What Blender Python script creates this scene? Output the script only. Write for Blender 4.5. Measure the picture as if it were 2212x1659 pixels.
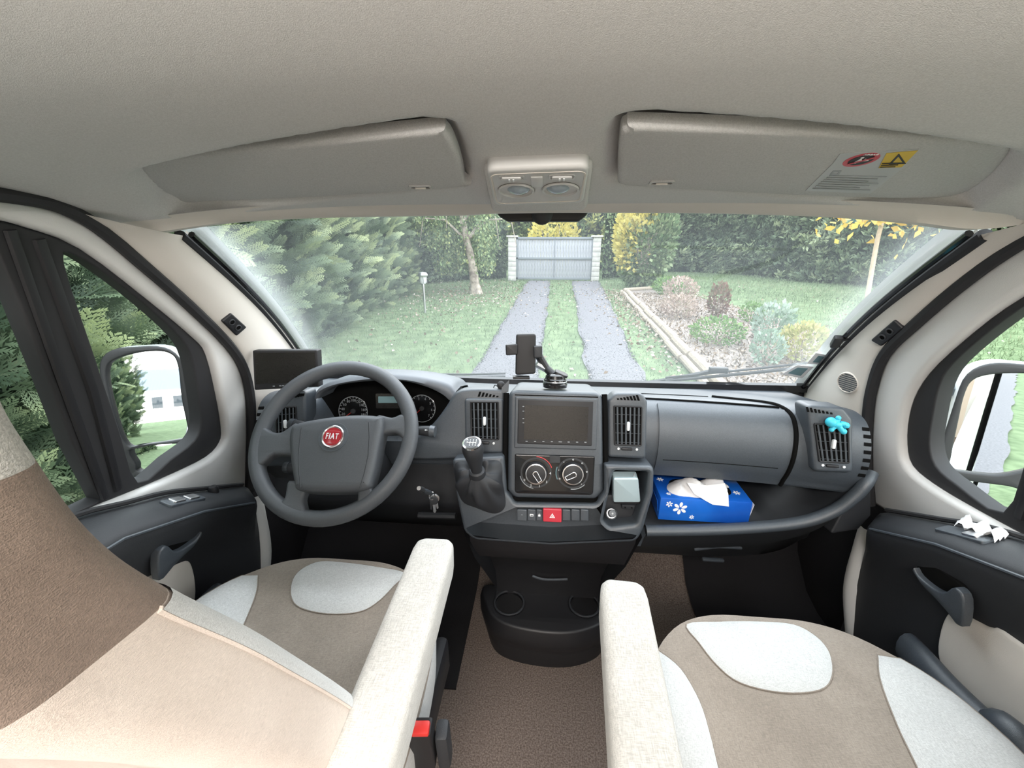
import bpy, bmesh, math, random
import numpy as np
from mathutils import Vector as V, Matrix, noise as mnoise
from mathutils.geometry import tessellate_polygon, delaunay_2d_cdt
random.seed(7); RNG = np.random.default_rng(7)
for _o in list(bpy.data.objects): bpy.data.objects.remove(_o)
SC = bpy.context.scene
COL = SC.collection
# ------------------------------------------------------------------ camera
CAM = V((0.0, 0.0, 1.15)); FPX = 900.0; PITCH = math.radians(-19); YAW = math.radians(5)
cd = bpy.data.cameras.new('camera'); cam = bpy.data.objects.new('camera', cd); COL.objects.link(cam)
cam.location = CAM; cam.rotation_euler = (math.radians(90) + PITCH, 0, YAW)
cd.sensor_width = 36; cd.lens = FPX / 2212 * 36; cd.clip_start = 0.01; cd.clip_end = 300
SC.camera = cam
# ------------------------------------------------------------------ sky
W = bpy.data.worlds.new('sky'); SC.world = W; W.use_nodes = True
nt = W.node_tree; nt.nodes.clear()
out = nt.nodes.new('ShaderNodeOutputWorld'); bg = nt.nodes.new('ShaderNodeBackground')
tc = nt.nodes.new('ShaderNodeTexCoord'); sx = nt.nodes.new('ShaderNodeSeparateXYZ'); rp = nt.nodes.new('ShaderNodeValToRGB')
nt.links.new(tc.outputs['Generated'], sx.inputs[0]); nt.links.new(sx.outputs['Z'], rp.inputs[0])
rp.color_ramp.elements[0].position = 0.0; rp.color_ramp.elements[0].color = (1.0, 0.97, 0.93, 1)
rp.color_ramp.elements[1].position = 0.6; rp.color_ramp.elements[1].color = (0.86, 0.94, 1.0, 1)
nt.links.new(rp.outputs[0], bg.inputs[0]); bg.inputs[1].default_value = 2.25
nt.links.new(bg.outputs[0], out.inputs[0])
# lamps of the living area behind the seats (bodies are built with the ceiling)
LAMPS = [(0.0, -0.75, 1.70, 16.0), (0.0, -2.1, 1.74, 17.0)]
for lx, ly, lz, le in LAMPS:
    ld = bpy.data.lights.new('ceiling_lamp_light', 'AREA'); ld.shape = 'RECTANGLE'; ld.size = 0.9; ld.size_y = 0.35
    ld.energy = le; ld.color = (1.0, 0.955, 0.91)
    lo = bpy.data.objects.new('ceiling_lamp_light', ld); COL.objects.link(lo); lo.location = (lx, ly, lz)
vs = SC.view_settings
vs.view_transform = 'Standard'; vs.look = 'None'; vs.gamma = 1; vs.use_curve_mapping = False; vs.exposure = 1.58
# ------------------------------------------------------------------ pixel rays of the photograph, used to read off real sizes
_f = V((-math.sin(YAW) * math.cos(PITCH), math.cos(YAW) * math.cos(PITCH), math.sin(PITCH)))
_r = V((math.cos(YAW), math.sin(YAW), 0)); _u = _r.cross(_f)
def ray(x, y): return _f + _r * ((x - 1106) / FPX) - _u * ((y - 829.5) / FPX)
def PY(x, y, v): d = ray(x, y); return CAM + d * ((v - CAM.y) / d.y)
def PX(x, y, v): d = ray(x, y); return CAM + d * ((v - CAM.x) / d.x)
def PZ(x, y, v): d = ray(x, y); return CAM + d * ((v - CAM.z) / d.z)
def proj(p):
    v = V(p) - CAM; z = v.dot(_f); return 1106 + FPX * v.dot(_r) / z, 829.5 - FPX * v.dot(_u) / z
class Frame:
    def __init__(s, o, ex, ey):
        s.o = V(o); s.ex = V(ex).normalized(); ey = V(ey); s.n = s.ex.cross(ey).normalized(); s.ey = s.n.cross(s.ex)
    def px(s, x, y):
        d = ray(x, y); t = (s.o - CAM).dot(s.n) / d.dot(s.n); p = CAM + d * t - s.o; return (p.dot(s.ex), p.dot(s.ey))
    def pxs(s, pts): return [s.px(*p) for p in pts]
    def pt(s, u, v, w=0): return s.o + s.ex * u + s.ey * v + s.n * w
    def at(s, x, y, w=0): u, v = s.px(x, y); return s.pt(u, v, w)
    def sub(s, u, v, w=0): return Frame(s.pt(u, v, w), s.ex, s.ey)
def tilt(y0, z0, y1, z1): return Frame((0, y0, z0), (1, 0, 0), (0, y1 - y0, z1 - z0))
def solve(S, x, y, a, b):
    for _ in range(14):
        p0 = proj(S(a, b)); e = 1e-3
        pa = proj(S(a + e, b)); pb = proj(S(a, b + e))
        J = ((pa[0] - p0[0]) / e, (pb[0] - p0[0]) / e, (pa[1] - p0[1]) / e, (pb[1] - p0[1]) / e)
        D = J[0] * J[3] - J[1] * J[2]
        if abs(D) < 1e-9: break
        dx, dy = x - p0[0], y - p0[1]
        a += max(-.3, min(.3, (dx * J[3] - J[1] * dy) / D)); b += max(-.3, min(.3, (J[0] * dy - J[2] * dx) / D))
    return a, b
# ------------------------------------------------------------------ materials
MATS = {}
def mat(name, col, rough=.5, metal=0, var=0.0, vscale=20, bump=0.0, bscale=200, spec=.5, col2=None, emit=None, coat=0, stretch=None, coord='Object', sheen=0):
    m = bpy.data.materials.new(name); m.use_nodes = True; n = m.node_tree; b = n.nodes['Principled BSDF']
    b.inputs['Roughness'].default_value = rough; b.inputs['Metallic'].default_value = metal
    b.inputs['Specular IOR Level'].default_value = spec; b.inputs['Base Color'].default_value = (*col, 1)
    if coat: b.inputs['Coat Weight'].default_value = coat; b.inputs['Coat Roughness'].default_value = .08
    if sheen: b.inputs['Sheen Weight'].default_value = sheen; b.inputs['Sheen Roughness'].default_value = .6
    t = n.nodes.new('ShaderNodeTexCoord'); mp = n.nodes.new('ShaderNodeMapping'); n.links.new(t.outputs[coord], mp.inputs[0])
    if stretch: mp.inputs['Scale'].default_value = stretch
    if var or col2:
        c2 = col2 or tuple(max(0, c * (1 - var)) for c in col); c1 = col if col2 else tuple(min(1, c * (1 + var)) for c in col)
        nz = n.nodes.new('ShaderNodeTexNoise'); nz.inputs['Scale'].default_value = vscale; nz.inputs['Detail'].default_value = 5
        n.links.new(mp.outputs[0], nz.inputs['Vector'])
        r = n.nodes.new('ShaderNodeValToRGB'); r.color_ramp.elements[0].position = .35; r.color_ramp.elements[1].position = .65
        r.color_ramp.elements[0].color = (*c2, 1); r.color_ramp.elements[1].color = (*c1, 1)
        n.links.new(nz.outputs['Fac'], r.inputs[0]); n.links.new(r.outputs[0], b.inputs['Base Color'])
    if bump:
        nb = n.nodes.new('ShaderNodeTexNoise'); nb.inputs['Scale'].default_value = bscale; nb.inputs['Detail'].default_value = 3
        n.links.new(mp.outputs[0], nb.inputs['Vector'])
        bp = n.nodes.new('ShaderNodeBump'); bp.inputs['Strength'].default_value = bump; bp.inputs['Distance'].default_value = .002
        n.links.new(nb.outputs['Fac'], bp.inputs['Height']); n.links.new(bp.outputs[0], b.inputs['Normal'])
    if emit: b.inputs['Emission Color'].default_value = (*emit[0], 1); b.inputs['Emission Strength'].default_value = emit[1]
    MATS[name] = m; return m
def weave(name, c1, c2, scale=900, bump=.5):
    m = mat(name, c1, .95, spec=.15, col2=c2, vscale=14, sheen=.15); n = m.node_tree; b = n.nodes['Principled BSDF']
    t = n.nodes['Texture Coordinate']; base = b.inputs['Base Color'].links[0].from_socket
    hs = []
    for axis in (0, 1):
        mp = n.nodes.new('ShaderNodeMapping'); n.links.new(t.outputs['Object'], mp.inputs[0])
        mp.inputs['Scale'].default_value = (scale, scale * .12, scale) if axis else (scale * .12, scale, scale)
        nz = n.nodes.new('ShaderNodeTexNoise'); nz.inputs['Scale'].default_value = 1; nz.inputs['Detail'].default_value = 2
        n.links.new(mp.outputs[0], nz.inputs[0]); hs.append(nz)
    ad = n.nodes.new('ShaderNodeMath'); ad.operation = 'ADD'; n.links.new(hs[0].outputs['Fac'], ad.inputs[0]); n.links.new(hs[1].outputs['Fac'], ad.inputs[1])
    mr = n.nodes.new('ShaderNodeMapRange'); mr.inputs['From Min'].default_value = .75; mr.inputs['From Max'].default_value = 1.25
    mr.inputs['To Min'].default_value = .78; mr.inputs['To Max'].default_value = 1.12; n.links.new(ad.outputs[0], mr.inputs[0])
    mx = n.nodes.new('ShaderNodeMix'); mx.data_type = 'RGBA'; mx.blend_type = 'MULTIPLY'; mx.inputs['Factor'].default_value = 1
    n.links.new(base, mx.inputs['A']); n.links.new(mr.outputs[0], mx.inputs['B']); n.links.new(mx.outputs['Result'], b.inputs['Base Color'])
    bp = n.nodes.new('ShaderNodeBump'); bp.inputs['Strength'].default_value = bump; bp.inputs['Distance'].default_value = .0015
    n.links.new(ad.outputs[0], bp.inputs['Height']); n.links.new(bp.outputs[0], b.inputs['Normal'])
    return m
def leafmat(name, cols, rough=.6, trans=.25):
    m = bpy.data.materials.new(name); m.use_nodes = True; n = m.node_tree; b = n.nodes['Principled BSDF']
    b.inputs['Roughness'].default_value = rough; b.inputs['Specular IOR Level'].default_value = .3
    at = n.nodes.new('ShaderNodeAttribute'); at.attribute_name = 'tone'
    r = n.nodes.new('ShaderNodeValToRGB'); el = r.color_ramp.elements
    while len(el) < len(cols): el.new(.5)
    for i, c in enumerate(cols): el[i].position = i / (len(cols) - 1); el[i].color = (*c, 1)
    n.links.new(at.outputs['Fac'], r.inputs[0]); n.links.new(r.outputs[0], b.inputs['Base Color'])
    if trans:
        tr = n.nodes.new('ShaderNodeBsdfTranslucent'); n.links.new(r.outputs[0], tr.inputs[0])
        mx = n.nodes.new('ShaderNodeMixShader'); mx.inputs[0].default_value = trans
        n.links.new(b.outputs[0], mx.inputs[1]); n.links.new(tr.outputs[0], mx.inputs[2]); n.links.new(mx.outputs[0], n.nodes['Material Output'].inputs[0])
    MATS[name] = m; return m
def glass(name, dust=0.0, edge=None, tint=(1, 1, 1), refl=.015):
    m = bpy.data.materials.new(name); m.use_nodes = True; n = m.node_tree; n.nodes.clear()
    o = n.nodes.new('ShaderNodeOutputMaterial'); tr = n.nodes.new('ShaderNodeBsdfTransparent'); tr.inputs[0].default_value = (*tint, 1)
    gl = n.nodes.new('ShaderNodeBsdfGlossy'); gl.inputs['Roughness'].default_value = .02
    fr = n.nodes.new('ShaderNodeFresnel'); fr.inputs[0].default_value = 1.35
    ml = n.nodes.new('ShaderNodeMath'); ml.operation = 'MULTIPLY'; ml.inputs[1].default_value = refl * 8; n.links.new(fr.outputs[0], ml.inputs[0])
    mx = n.nodes.new('ShaderNodeMixShader'); n.links.new(ml.outputs[0], mx.inputs[0]); n.links.new(tr.outputs[0], mx.inputs[1]); n.links.new(gl.outputs[0], mx.inputs[2])
    last = mx
    if dust:
        df = n.nodes.new('ShaderNodeBsdfTranslucent'); df.inputs[0].default_value = (.93, 1, 1, 1)
        at = n.nodes.new('ShaderNodeAttribute'); at.attribute_name = 'dust'
        t = n.nodes.new('ShaderNodeTexCoord'); nz = n.nodes.new('ShaderNodeTexNoise'); nz.inputs['Scale'].default_value = 22; nz.inputs['Detail'].default_value = 3
        n.links.new(t.outputs['Object'], nz.inputs[0])
        mu = n.nodes.new('ShaderNodeMath'); mu.operation = 'MULTIPLY'; n.links.new(at.outputs['Fac'], mu.inputs[0])
        m2 = n.nodes.new('ShaderNodeMapRange'); m2.inputs['From Min'].default_value = .3; m2.inputs['From Max'].default_value = .7; m2.inputs['To Min'].default_value = .95; m2.inputs['To Max'].default_value = 1.05
        n.links.new(nz.outputs['Fac'], m2.inputs[0]); n.links.new(m2.outputs[0], mu.inputs[1])
        mm = n.nodes.new('ShaderNodeMixShader'); n.links.new(mu.outputs[0], mm.inputs[0]); n.links.new(mx.outputs[0], mm.inputs[1]); n.links.new(df.outputs[0], mm.inputs[2]); last = mm
    n.links.new(last.outputs[0], o.inputs[0]); MATS[name] = m; return m
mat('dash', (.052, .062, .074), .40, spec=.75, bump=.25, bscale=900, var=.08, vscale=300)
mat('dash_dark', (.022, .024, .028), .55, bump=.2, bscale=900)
mat('black', (.012, .012, .014), .5); mat('black_gloss', (.008, .008, .009), .12); mat('rubber', (.016, .016, .018), .7)
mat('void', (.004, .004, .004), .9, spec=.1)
mat('screen', (.018, .017, .016), .22, var=.25, vscale=900)
mat('hood_grey', (.10, .11, .125), .45, bump=.2, bscale=900)
mat('wheel', (.060, .066, .074), .5, bump=.2, bscale=1200, var=.06, vscale=400)
mat('chrome', (.75, .76, .78), .18, metal=1); mat('steel', (.55, .56, .58), .35, metal=1)
mat('white_print', (.75, .77, .78), .5); mat('grey_print', (.30, .32, .34), .5); mat('red_print', (.55, .02, .03), .5)
mat('red_plastic', (.50, .035, .055), .35, spec=.5); mat('red_emblem', (.33, .012, .02), .3, coat=.6)
mat('buckle_red', (.62, .035, .03), .4)
mat('headliner', (.53, .525, .515), .95, spec=.1, bump=.25, bscale=1100, var=.06, vscale=500, sheen=.1)
mat('visor_cloth', (.48, .478, .47), .95, spec=.1, bump=.5, bscale=1100, var=.07, vscale=500)
mat('cream_plastic', (.60, .565, .52), .6, bump=.15, bscale=800, spec=.35)
mat('cream_door', (.60, .597, .585), .55, bump=.12, bscale=800, spec=.35)
mat('lamp_plastic', (.52, .52, .51), .5); mat('lamp_lens', (.28, .33, .37), .15, spec=.6)
weave('cream_cloth', (.52, .505, .475), (.47, .455, .425)); weave('cream_seat', (.56, .56, .55), (.53, .53, .52), scale=1500, bump=.3)
weave('taupe_cloth', (.285, .24, .20), (.245, .205, .17), scale=1200, bump=.35)
weave('taupe_back', (.26, .195, .155), (.19, .14, .11), scale=1500, bump=.45)
weave('warm_lit_cloth', (.62, .54, .48), (.57, .49, .43), scale=2000, bump=.3)  # cream backrest cloth with the warm pink lamp tint put into its colour
mat('carpet', (.20, .16, .138), .98, spec=.05, bump=1.0, bscale=420, col2=(.095, .073, .062), vscale=260)
mat('mat_dark', (.018, .017, .018), .95, spec=.05, bump=.6, bscale=400)
mat('white_paint', (.60, .61, .62), .25, coat=.5); mat('mirror', (.93, .95, .96), .01, metal=1)
mat('cyan_rubber', (.05, .50, .66), .45); mat('paper', (.86, .86, .86), .8, spec=.2); mat('tissue', (.80, .79, .79), .9, spec=.1)
mat('box_blue', (.012, .14, .60), .28, col2=(.008, .085, .44), vscale=8)
mat('charger_silver', (.48, .60, .64), .35, metal=.35); mat('yellow_print', (.62, .43, .05), .6); mat('sticker', (.43, .445, .45), .5)
mat('teal_print', (.20, .33, .36), .5); mat('panel_wall', (.62, .58, .52), .6); mat('lamp_glow', (.9, .85, .75), .5, emit=((1, .87, .74), 3.0))
mat('gate_wood', (.36, .375, .40), .8, col2=(.23, .24, .27), vscale=9, stretch=(6, 6, .6)); mat('gate_frame', (.16, .18, .20), .5)
mat('block', (.45, .44, .42), .85, var=.12, vscale=6, bump=.3, bscale=60); mat('log', (.26, .22, .17), .85, var=.15, vscale=9, stretch=(8, 1, 8), bump=.4, bscale=50)
mat('gravel', (.135, .130, .140), .95, col2=(.085, .082, .090), vscale=38, bump=1, bscale=60, coord='Object')
mat('mulch', (.22, .185, .165), .95, col2=(.11, .09, .075), vscale=22, bump=1, bscale=50)
mat('bark', (.42, .37, .31), .9, col2=(.16, .13, .11), vscale=7, bump=.8, bscale=30); mat('stake', (.42, .33, .24), .8, var=.1, vscale=10)
mat('house_wall', (.80, .78, .74), .8); mat('roof', (.16, .19, .24), .7); mat('pane', (.05, .06, .07), .1); mat('orange_roof', (.62, .28, .07), .8)
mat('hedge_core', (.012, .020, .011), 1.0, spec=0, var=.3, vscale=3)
m_ = mat('lawn', (.14, .185, .10), .95, spec=.1, col2=(.085, .12, .062), vscale=3.5, bump=.6, bscale=40)
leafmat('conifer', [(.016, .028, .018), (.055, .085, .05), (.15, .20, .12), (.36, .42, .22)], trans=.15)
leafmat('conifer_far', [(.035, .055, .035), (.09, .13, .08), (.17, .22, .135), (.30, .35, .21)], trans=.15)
leafmat('birch_leaf', [(.06, .10, .045), (.13, .19, .085), (.24, .30, .14), (.42, .42, .16)])
leafmat('laurel', [(.04, .075, .035), (.10, .16, .075), (.19, .25, .13), (.30, .36, .21)])
leafmat('gold_sunlit_leaf', [(.36, .32, .08), (.52, .45, .12), (.62, .54, .18), (.42, .42, .16)], trans=.4)  # gold leaf colour; on beech bush and lane shrub it paints in low sunlight
leafmat('amber_leaf', [(.55, .36, .06), (.70, .46, .09), (.76, .58, .18)], trans=.4)
leafmat('pink_leaf', [(.20, .20, .11), (.34, .26, .22), (.42, .35, .30), (.22, .17, .15)]); leafmat('silver_leaf', [(.13, .20, .13), (.24, .32, .25), (.38, .44, .38)])
leafmat('green_leaf', [(.06, .12, .035), (.11, .20, .06), (.17, .26, .08)]); leafmat('lime_leaf', [(.20, .24, .08), (.32, .33, .13), (.44, .38, .19)])
leafmat('russet_leaf', [(.10, .06, .05), (.18, .10, .08), (.13, .14, .07)])
leafmat('grass', [(.075, .11, .055), (.12, .165, .09), (.165, .215, .125), (.24, .26, .165)], trans=.3)
leafmat('litter', [(.10, .065, .04), (.18, .13, .085), (.28, .235, .19), (.38, .34, .30)], trans=0)
glass('windscreen_glass', dust=1); glass('window_glass', tint=(.97, 1, .98)); 
# ------------------------------------------------------------------ mesh helpers
def inv_t(p): return Matrix.Translation(-V(p))
def thing(name, label, cat, loc=(0, 0, 0), group=None, kind=None):
    o = bpy.data.objects.new(name, None); COL.objects.link(o); o.location = loc; o.empty_display_size = .02
    if label: o['label'] = label
    if cat: o['category'] = cat
    if group: o['group'] = group
    if kind: o['kind'] = kind
    return o
def tag(o, label, cat=None, group=None, kind=None):
    if label: o['label'] = label
    if cat: o['category'] = cat
    if group: o['group'] = group
    if kind: o['kind'] = kind
    return o
def setparent(o, p):
    if p is None: return
    o.parent = p
    if p.type == 'EMPTY': o.matrix_parent_inverse = inv_t(p.location)
    elif p.parent is None and p.location.length > 0: o.matrix_parent_inverse = inv_t(p.location)
class MB:
    def __init__(s): s.v = []; s.f = []
    def add(s, vs, fs):
        k = len(s.v); s.v += [V(p) for p in vs]; s.f += [tuple(i + k for i in f) for f in fs]; return s
    def bm(s, b, M=None):
        if M is not None: bmesh.ops.transform(b, matrix=M, verts=b.verts)
        b.verts.index_update(); s.add([x.co.copy() for x in b.verts], [[q.index for q in f.verts] for f in b.faces]); b.free(); return s
    def box(s, c, size, bev=0, seg=2, fr=None, rot=None):
        b = bmesh.new(); bmesh.ops.create_cube(b, size=1); bmesh.ops.scale(b, vec=size, verts=b.verts)
        if bev: bmesh.ops.bevel(b, geom=list(b.edges), offset=min(bev, min(size) * .49), segments=seg, profile=.5, affect='EDGES')
        if fr is not None: M = Matrix((fr.ex, fr.ey, fr.n)).transposed().to_4x4(); M.translation = fr.pt(*c)
        else:
            M = Matrix.Translation(c)
            if rot is not None: M = M @ rot.to_4x4()
        return s.bm(b, M)
    def grid(s, rows, closed=False, close_rows=False):
        n = len(rows[0]); k = len(s.v)
        for r in rows: s.v += [V(p) for p in r]
        R = len(rows)
        for i in range(R if close_rows else R - 1):
            for j in range(n if closed else n - 1):
                a, b = i, (i + 1) % R; c, d = j, (j + 1) % n
                s.f.append((k + a * n + c, k + a * n + d, k + b * n + d, k + b * n + c))
        return s
    def cap(s, loop, flip=False):
        k = len(s.v); s.v += [V(p) for p in loop]; f = list(range(k, k + len(loop))); s.f.append(tuple(f[::-1] if flip else f)); return s
    def tube(s, pts, r, seg=10, closed=False, caps=True, flat=None, up=None):
        pts = [V(p) for p in pts]; n = len(pts); rr = r if hasattr(r, '__len__') else [r] * n
        T = []
        for i in range(n):
            a = pts[(i - 1) % n] if (closed or i > 0) else pts[0]; b = pts[(i + 1) % n] if (closed or i < n - 1) else pts[-1]
            T.append((b - a).normalized())
        ref = V(up) if up else (V((0, 0, 1)) if abs(T[0].z) < .9 else V((1, 0, 0)))
        N = (ref - T[0] * ref.dot(T[0])).normalized(); rows = []
        for i in range(n):
            q = (V(up) if up else N); N = (q - T[i] * q.dot(T[i])).normalized(); B = T[i].cross(N); fl = flat or 1
            rows.append([pts[i] + (N * math.cos(2 * math.pi * j / seg) * fl + B * math.sin(2 * math.pi * j / seg)) * rr[i] for j in range(seg)])
        s.grid(rows, closed=True, close_rows=closed)
        if caps and not closed: s.cap(rows[0]); s.cap(rows[-1], True)
        return s
    def lathe(s, prof, fr, u=0, v=0, seg=28, sx=1, sy=1):
        rows = [[fr.pt(u + r * sx * math.cos(2 * math.pi * j / seg), v + r * sy * math.sin(2 * math.pi * j / seg), w) for j in range(seg)] for r, w in prof]
        s.grid(rows, closed=True)
        if prof[0][0] > 1e-5: s.cap(rows[0], True)
        if prof[-1][0] > 1e-5: s.cap(rows[-1])
        return s
    def blob(s, c, r, seg=14, rings=9, M=None):
        c = V(c); R = M or Matrix.Identity(3); r = r if hasattr(r, '__len__') else (r, r, r)
        rows = []
        for i in range(rings + 1):
            t = math.pi * i / rings
            rows.append([c + R @ V((r[0] * math.sin(t) * math.cos(2 * math.pi * j / seg), r[1] * math.sin(t) * math.sin(2 * math.pi * j / seg), r[2] * math.cos(t))) for j in range(seg)])
        return s.grid(rows, closed=True)
    def plate(s, outer, fr, th, bev=0, holes=(), seg=3, back=True, w0=0.0):
        """flat plate in frame fr, from w0-th to w0, with rounded front edges"""
        def area(L): return sum(L[i][0] * L[(i + 1) % len(L)][1] - L[(i + 1) % len(L)][0] * L[i][1] for i in range(len(L)))
        loops = [list(outer) if area(outer) > 0 else list(outer)[::-1]] + [list(h) if area(h) < 0 else list(h)[::-1] for h in holes]
        def inset(L, d):
            n = len(L); o = []
            for i in range(n):
                p, q, r_ = V((*L[i - 1], 0)), V((*L[i], 0)), V((*L[(i + 1) % n], 0))
                a = (q - p); b = (r_ - q)
                if a.length < 1e-7: a = b
                if b.length < 1e-7: b = a
                a = a.normalized(); b = b.normalized()
                n1 = V((-a.y, a.x, 0)); n2 = V((-b.y, b.x, 0)); m = n1 + n2
                if m.length < 1e-4: m = n1
                m = m.normalized(); c = max(.35, m.dot(n1)); o.append((q.x + m.x * d / c, q.y + m.y * d / c))
            return o
        tops = []
        for L in loops:
            rows = [[fr.pt(x, y, w0 - th) for x, y in L]]
            if bev:
                for k in range(seg + 1):
                    a = math.pi / 2 * k / seg; I = inset(L, bev * (1 - math.cos(a))); rows.append([fr.pt(x, y, w0 - bev + bev * math.sin(a)) for x, y in I])
                tops.append(I)
            else: rows.append([fr.pt(x, y, w0) for x, y in L]); tops.append(L)
            s.grid(rows, closed=True)
        for LL, w, fl in ((tops, w0, False), (loops, w0 - th, True)):
            if fl and not back: continue
            tri = tessellate_polygon([[V((x, y, 0)) for x, y in L] for L in LL]); flat = [q for L in LL for q in L]
            k = len(s.v); s.v += [fr.pt(x, y, w) for x, y in flat]
            for t in tri:
                p = [flat[i] for i in t]; ar = (p[1][0] - p[0][0]) * (p[2][1] - p[0][1]) - (p[2][0] - p[0][0]) * (p[1][1] - p[0][1])
                t = t if (ar > 0) != fl else t[::-1]; s.f.append(tuple(i + k for i in t))
        return s
    def mirror(s): 
        s.v = [V((-p.x, p.y, p.z)) for p in s.v]; s.f = [f[::-1] for f in s.f]; return s
    def build(s, name, m, parent=None, smooth=35, label=None, origin=None, recalc=True):
        me = bpy.data.meshes.new(name); me.from_pydata([tuple(p) for p in s.v], [], s.f)
        b = bmesh.new(); b.from_mesh(me); bmesh.ops.remove_doubles(b, verts=b.verts, dist=1e-6)
        if recalc: bmesh.ops.recalc_face_normals(b, faces=b.faces)
        b.to_mesh(me); b.free(); me.materials.append(MATS[m])
        if smooth: me.shade_smooth(); me.set_sharp_from_angle(angle=math.radians(smooth))
        o = bpy.data.objects.new(name, me); COL.objects.link(o)
        if parent is None and origin is not False:
            xs = [p.co for p in me.vertices]
            if origin is None: origin = V(((min(p.x for p in xs) + max(p.x for p in xs)) / 2, (min(p.y for p in xs) + max(p.y for p in xs)) / 2, min(p.z for p in xs)))
            me.transform(Matrix.Translation(-V(origin))); o.location = origin
        setparent(o, parent)
        if label: o['label'] = label
        return o
def rpoly(pts, r, n=5):
    o = []; N = len(pts); rr = r if hasattr(r, '__len__') else [r] * N
    for i in range(N):
        p, q, s = V((*pts[i - 1], 0)), V((*pts[i], 0)), V((*pts[(i + 1) % N], 0))
        a = (p - q); b = (s - q); la, lb = a.length, b.length; a.normalize(); b.normalize()
        ang = a.angle(b); d = min(rr[i] / max(.05, math.tan(ang / 2)), la * .48, lb * .48)
        if rr[i] <= 0: o.append((q.x, q.y)); continue
        A, B = q + a * d, q + b * d
        for k in range(n + 1):
            t = k / n; x = A * (1 - t) ** 2 + q * 2 * t * (1 - t) + B * t * t; o.append((x.x, x.y))
    return o
def cat(pts, n=6, closed=False):
    pts = [V(p) if len(p) == 3 else V((*p, 0)) for p in pts]; d2 = False; N = len(pts); o = []
    for i in range(N if closed else N - 1):
        p0 = pts[(i - 1) % N] if closed or i > 0 else pts[0] * 2 - pts[1]; p1 = pts[i]; p2 = pts[(i + 1) % N]
        p3 = pts[(i + 2) % N] if closed or i < N - 2 else pts[-1] * 2 - pts[-2]
        for k in range(n):
            t = k / n; o.append(.5 * ((2 * p1) + (p2 - p0) * t + (2 * p0 - 5 * p1 + 4 * p2 - p3) * t * t + (3 * p1 - p0 - 3 * p2 + p3) * t ** 3))
    if not closed: o.append(pts[-1])
    return o
def cat2(pts, n=6, closed=False): return [(p.x, p.y) for p in cat(pts, n, closed)]
def ell(u, v, a, b=None, n=24): b = b or a; return [(u + a * math.cos(2 * math.pi * k / n), v + b * math.sin(2 * math.pi * k / n)) for k in range(n)]
def rect(u0, v0, u1, v1): return [(u0, v0), (u1, v0), (u1, v1), (u0, v1)]
def interp(xs, ys, x): return float(np.interp(x, xs, ys))
def patch(poly, h, off, edge=.012, step=.015):
    """surface patch over z=h(x,y), puffed by off away from its outline"""
    pts = [V(p) for p in poly]; n = len(pts); xs = [p.x for p in pts]; ys = [p.y for p in pts]
    def dist(q):
        d = 9
        for i in range(n):
            a, b = pts[i], pts[(i + 1) % n]; ab = b - a; t = max(0, min(1, (q - a).dot(ab) / max(1e-9, ab.length_squared))); d = min(d, (a + ab * t - q).length)
        return d
    def inside(q):
        c = False
        for i in range(n):
            a, b = pts[i], pts[(i + 1) % n]
            if (a.y > q.y) != (b.y > q.y) and q.x < (b.x - a.x) * (q.y - a.y) / (b.y - a.y) + a.x: c = not c
        return c
    P = list(pts); x = min(xs)
    while x < max(xs):
        y = min(ys)
        while y < max(ys):
            q = V((x, y))
            if inside(q) and dist(q) > step * .45: P.append(q)
            y += step
        x += step
    r = delaunay_2d_cdt(P, [(i, (i + 1) % n) for i in range(n)], [], 1, 1e-6)
    vs = []
    for q in r[0]:
        d = dist(q); t = min(1, d / edge); vs.append(V((q.x, q.y, h(q.x, q.y) + off * math.sqrt(max(0, 1 - (1 - t) ** 2)) + (.0010 if off else 0))))
    m = MB(); m.add(vs, [tuple(f) for f in r[2]]); return m
def text(body, fr, u, v, size, m, parent, name='lettering', w=.0006, rot=0, ax='CENTER', squash=1, depth=.0002, bold=0, space=1):
    c = bpy.data.curves.new(name, 'FONT'); c.body = body; c.size = size; c.align_x = ax; c.align_y = 'CENTER'; c.extrude = depth; c.offset = bold; c.space_character = space; c.resolution_u = 2
    o = bpy.data.objects.new(name, c); COL.objects.link(o); me = bpy.data.meshes.new_from_object(o); bpy.data.objects.remove(o); bpy.data.curves.remove(c)
    M = Matrix((fr.ex, fr.ey, fr.n)).transposed().to_4x4(); M.translation = fr.pt(u, v, w)
    me.transform(M @ Matrix.Rotation(rot, 4, 'Z') @ Matrix.Diagonal((squash, 1, 1, 1))); me.materials.clear(); me.materials.append(MATS[m])
    o = bpy.data.objects.new(name, me); COL.objects.link(o); setparent(o, parent); return o
def copy_tree(o, parent=None, dloc=None):
    c = o.copy(); COL.objects.link(c)
    if parent is not None: c.parent = parent
    for ch in o.children: copy_tree(ch, c)
    return c
def fastmesh(name, verts, tris, m, parent=None, tone=None, smooth=False):
    me = bpy.data.meshes.new(name); nv, nf = len(verts), len(tris)
    me.vertices.add(nv); me.vertices.foreach_set('co', np.asarray(verts, np.float32).ravel())
    me.loops.add(nf * 3); me.loops.foreach_set('vertex_index', np.asarray(tris, np.int32).ravel())
    me.polygons.add(nf); me.polygons.foreach_set('loop_start', np.arange(0, nf * 3, 3, dtype=np.int32)); me.polygons.foreach_set('loop_total', np.full(nf, 3, np.int32))
    me.update(calc_edges=True); me.materials.append(MATS[m])
    if tone is not None: a = me.attributes.new('tone', 'FLOAT', 'POINT'); a.data.foreach_set('value', np.asarray(tone, np.float32))
    o = bpy.data.objects.new(name, me); COL.objects.link(o); setparent(o, parent); return o
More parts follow.
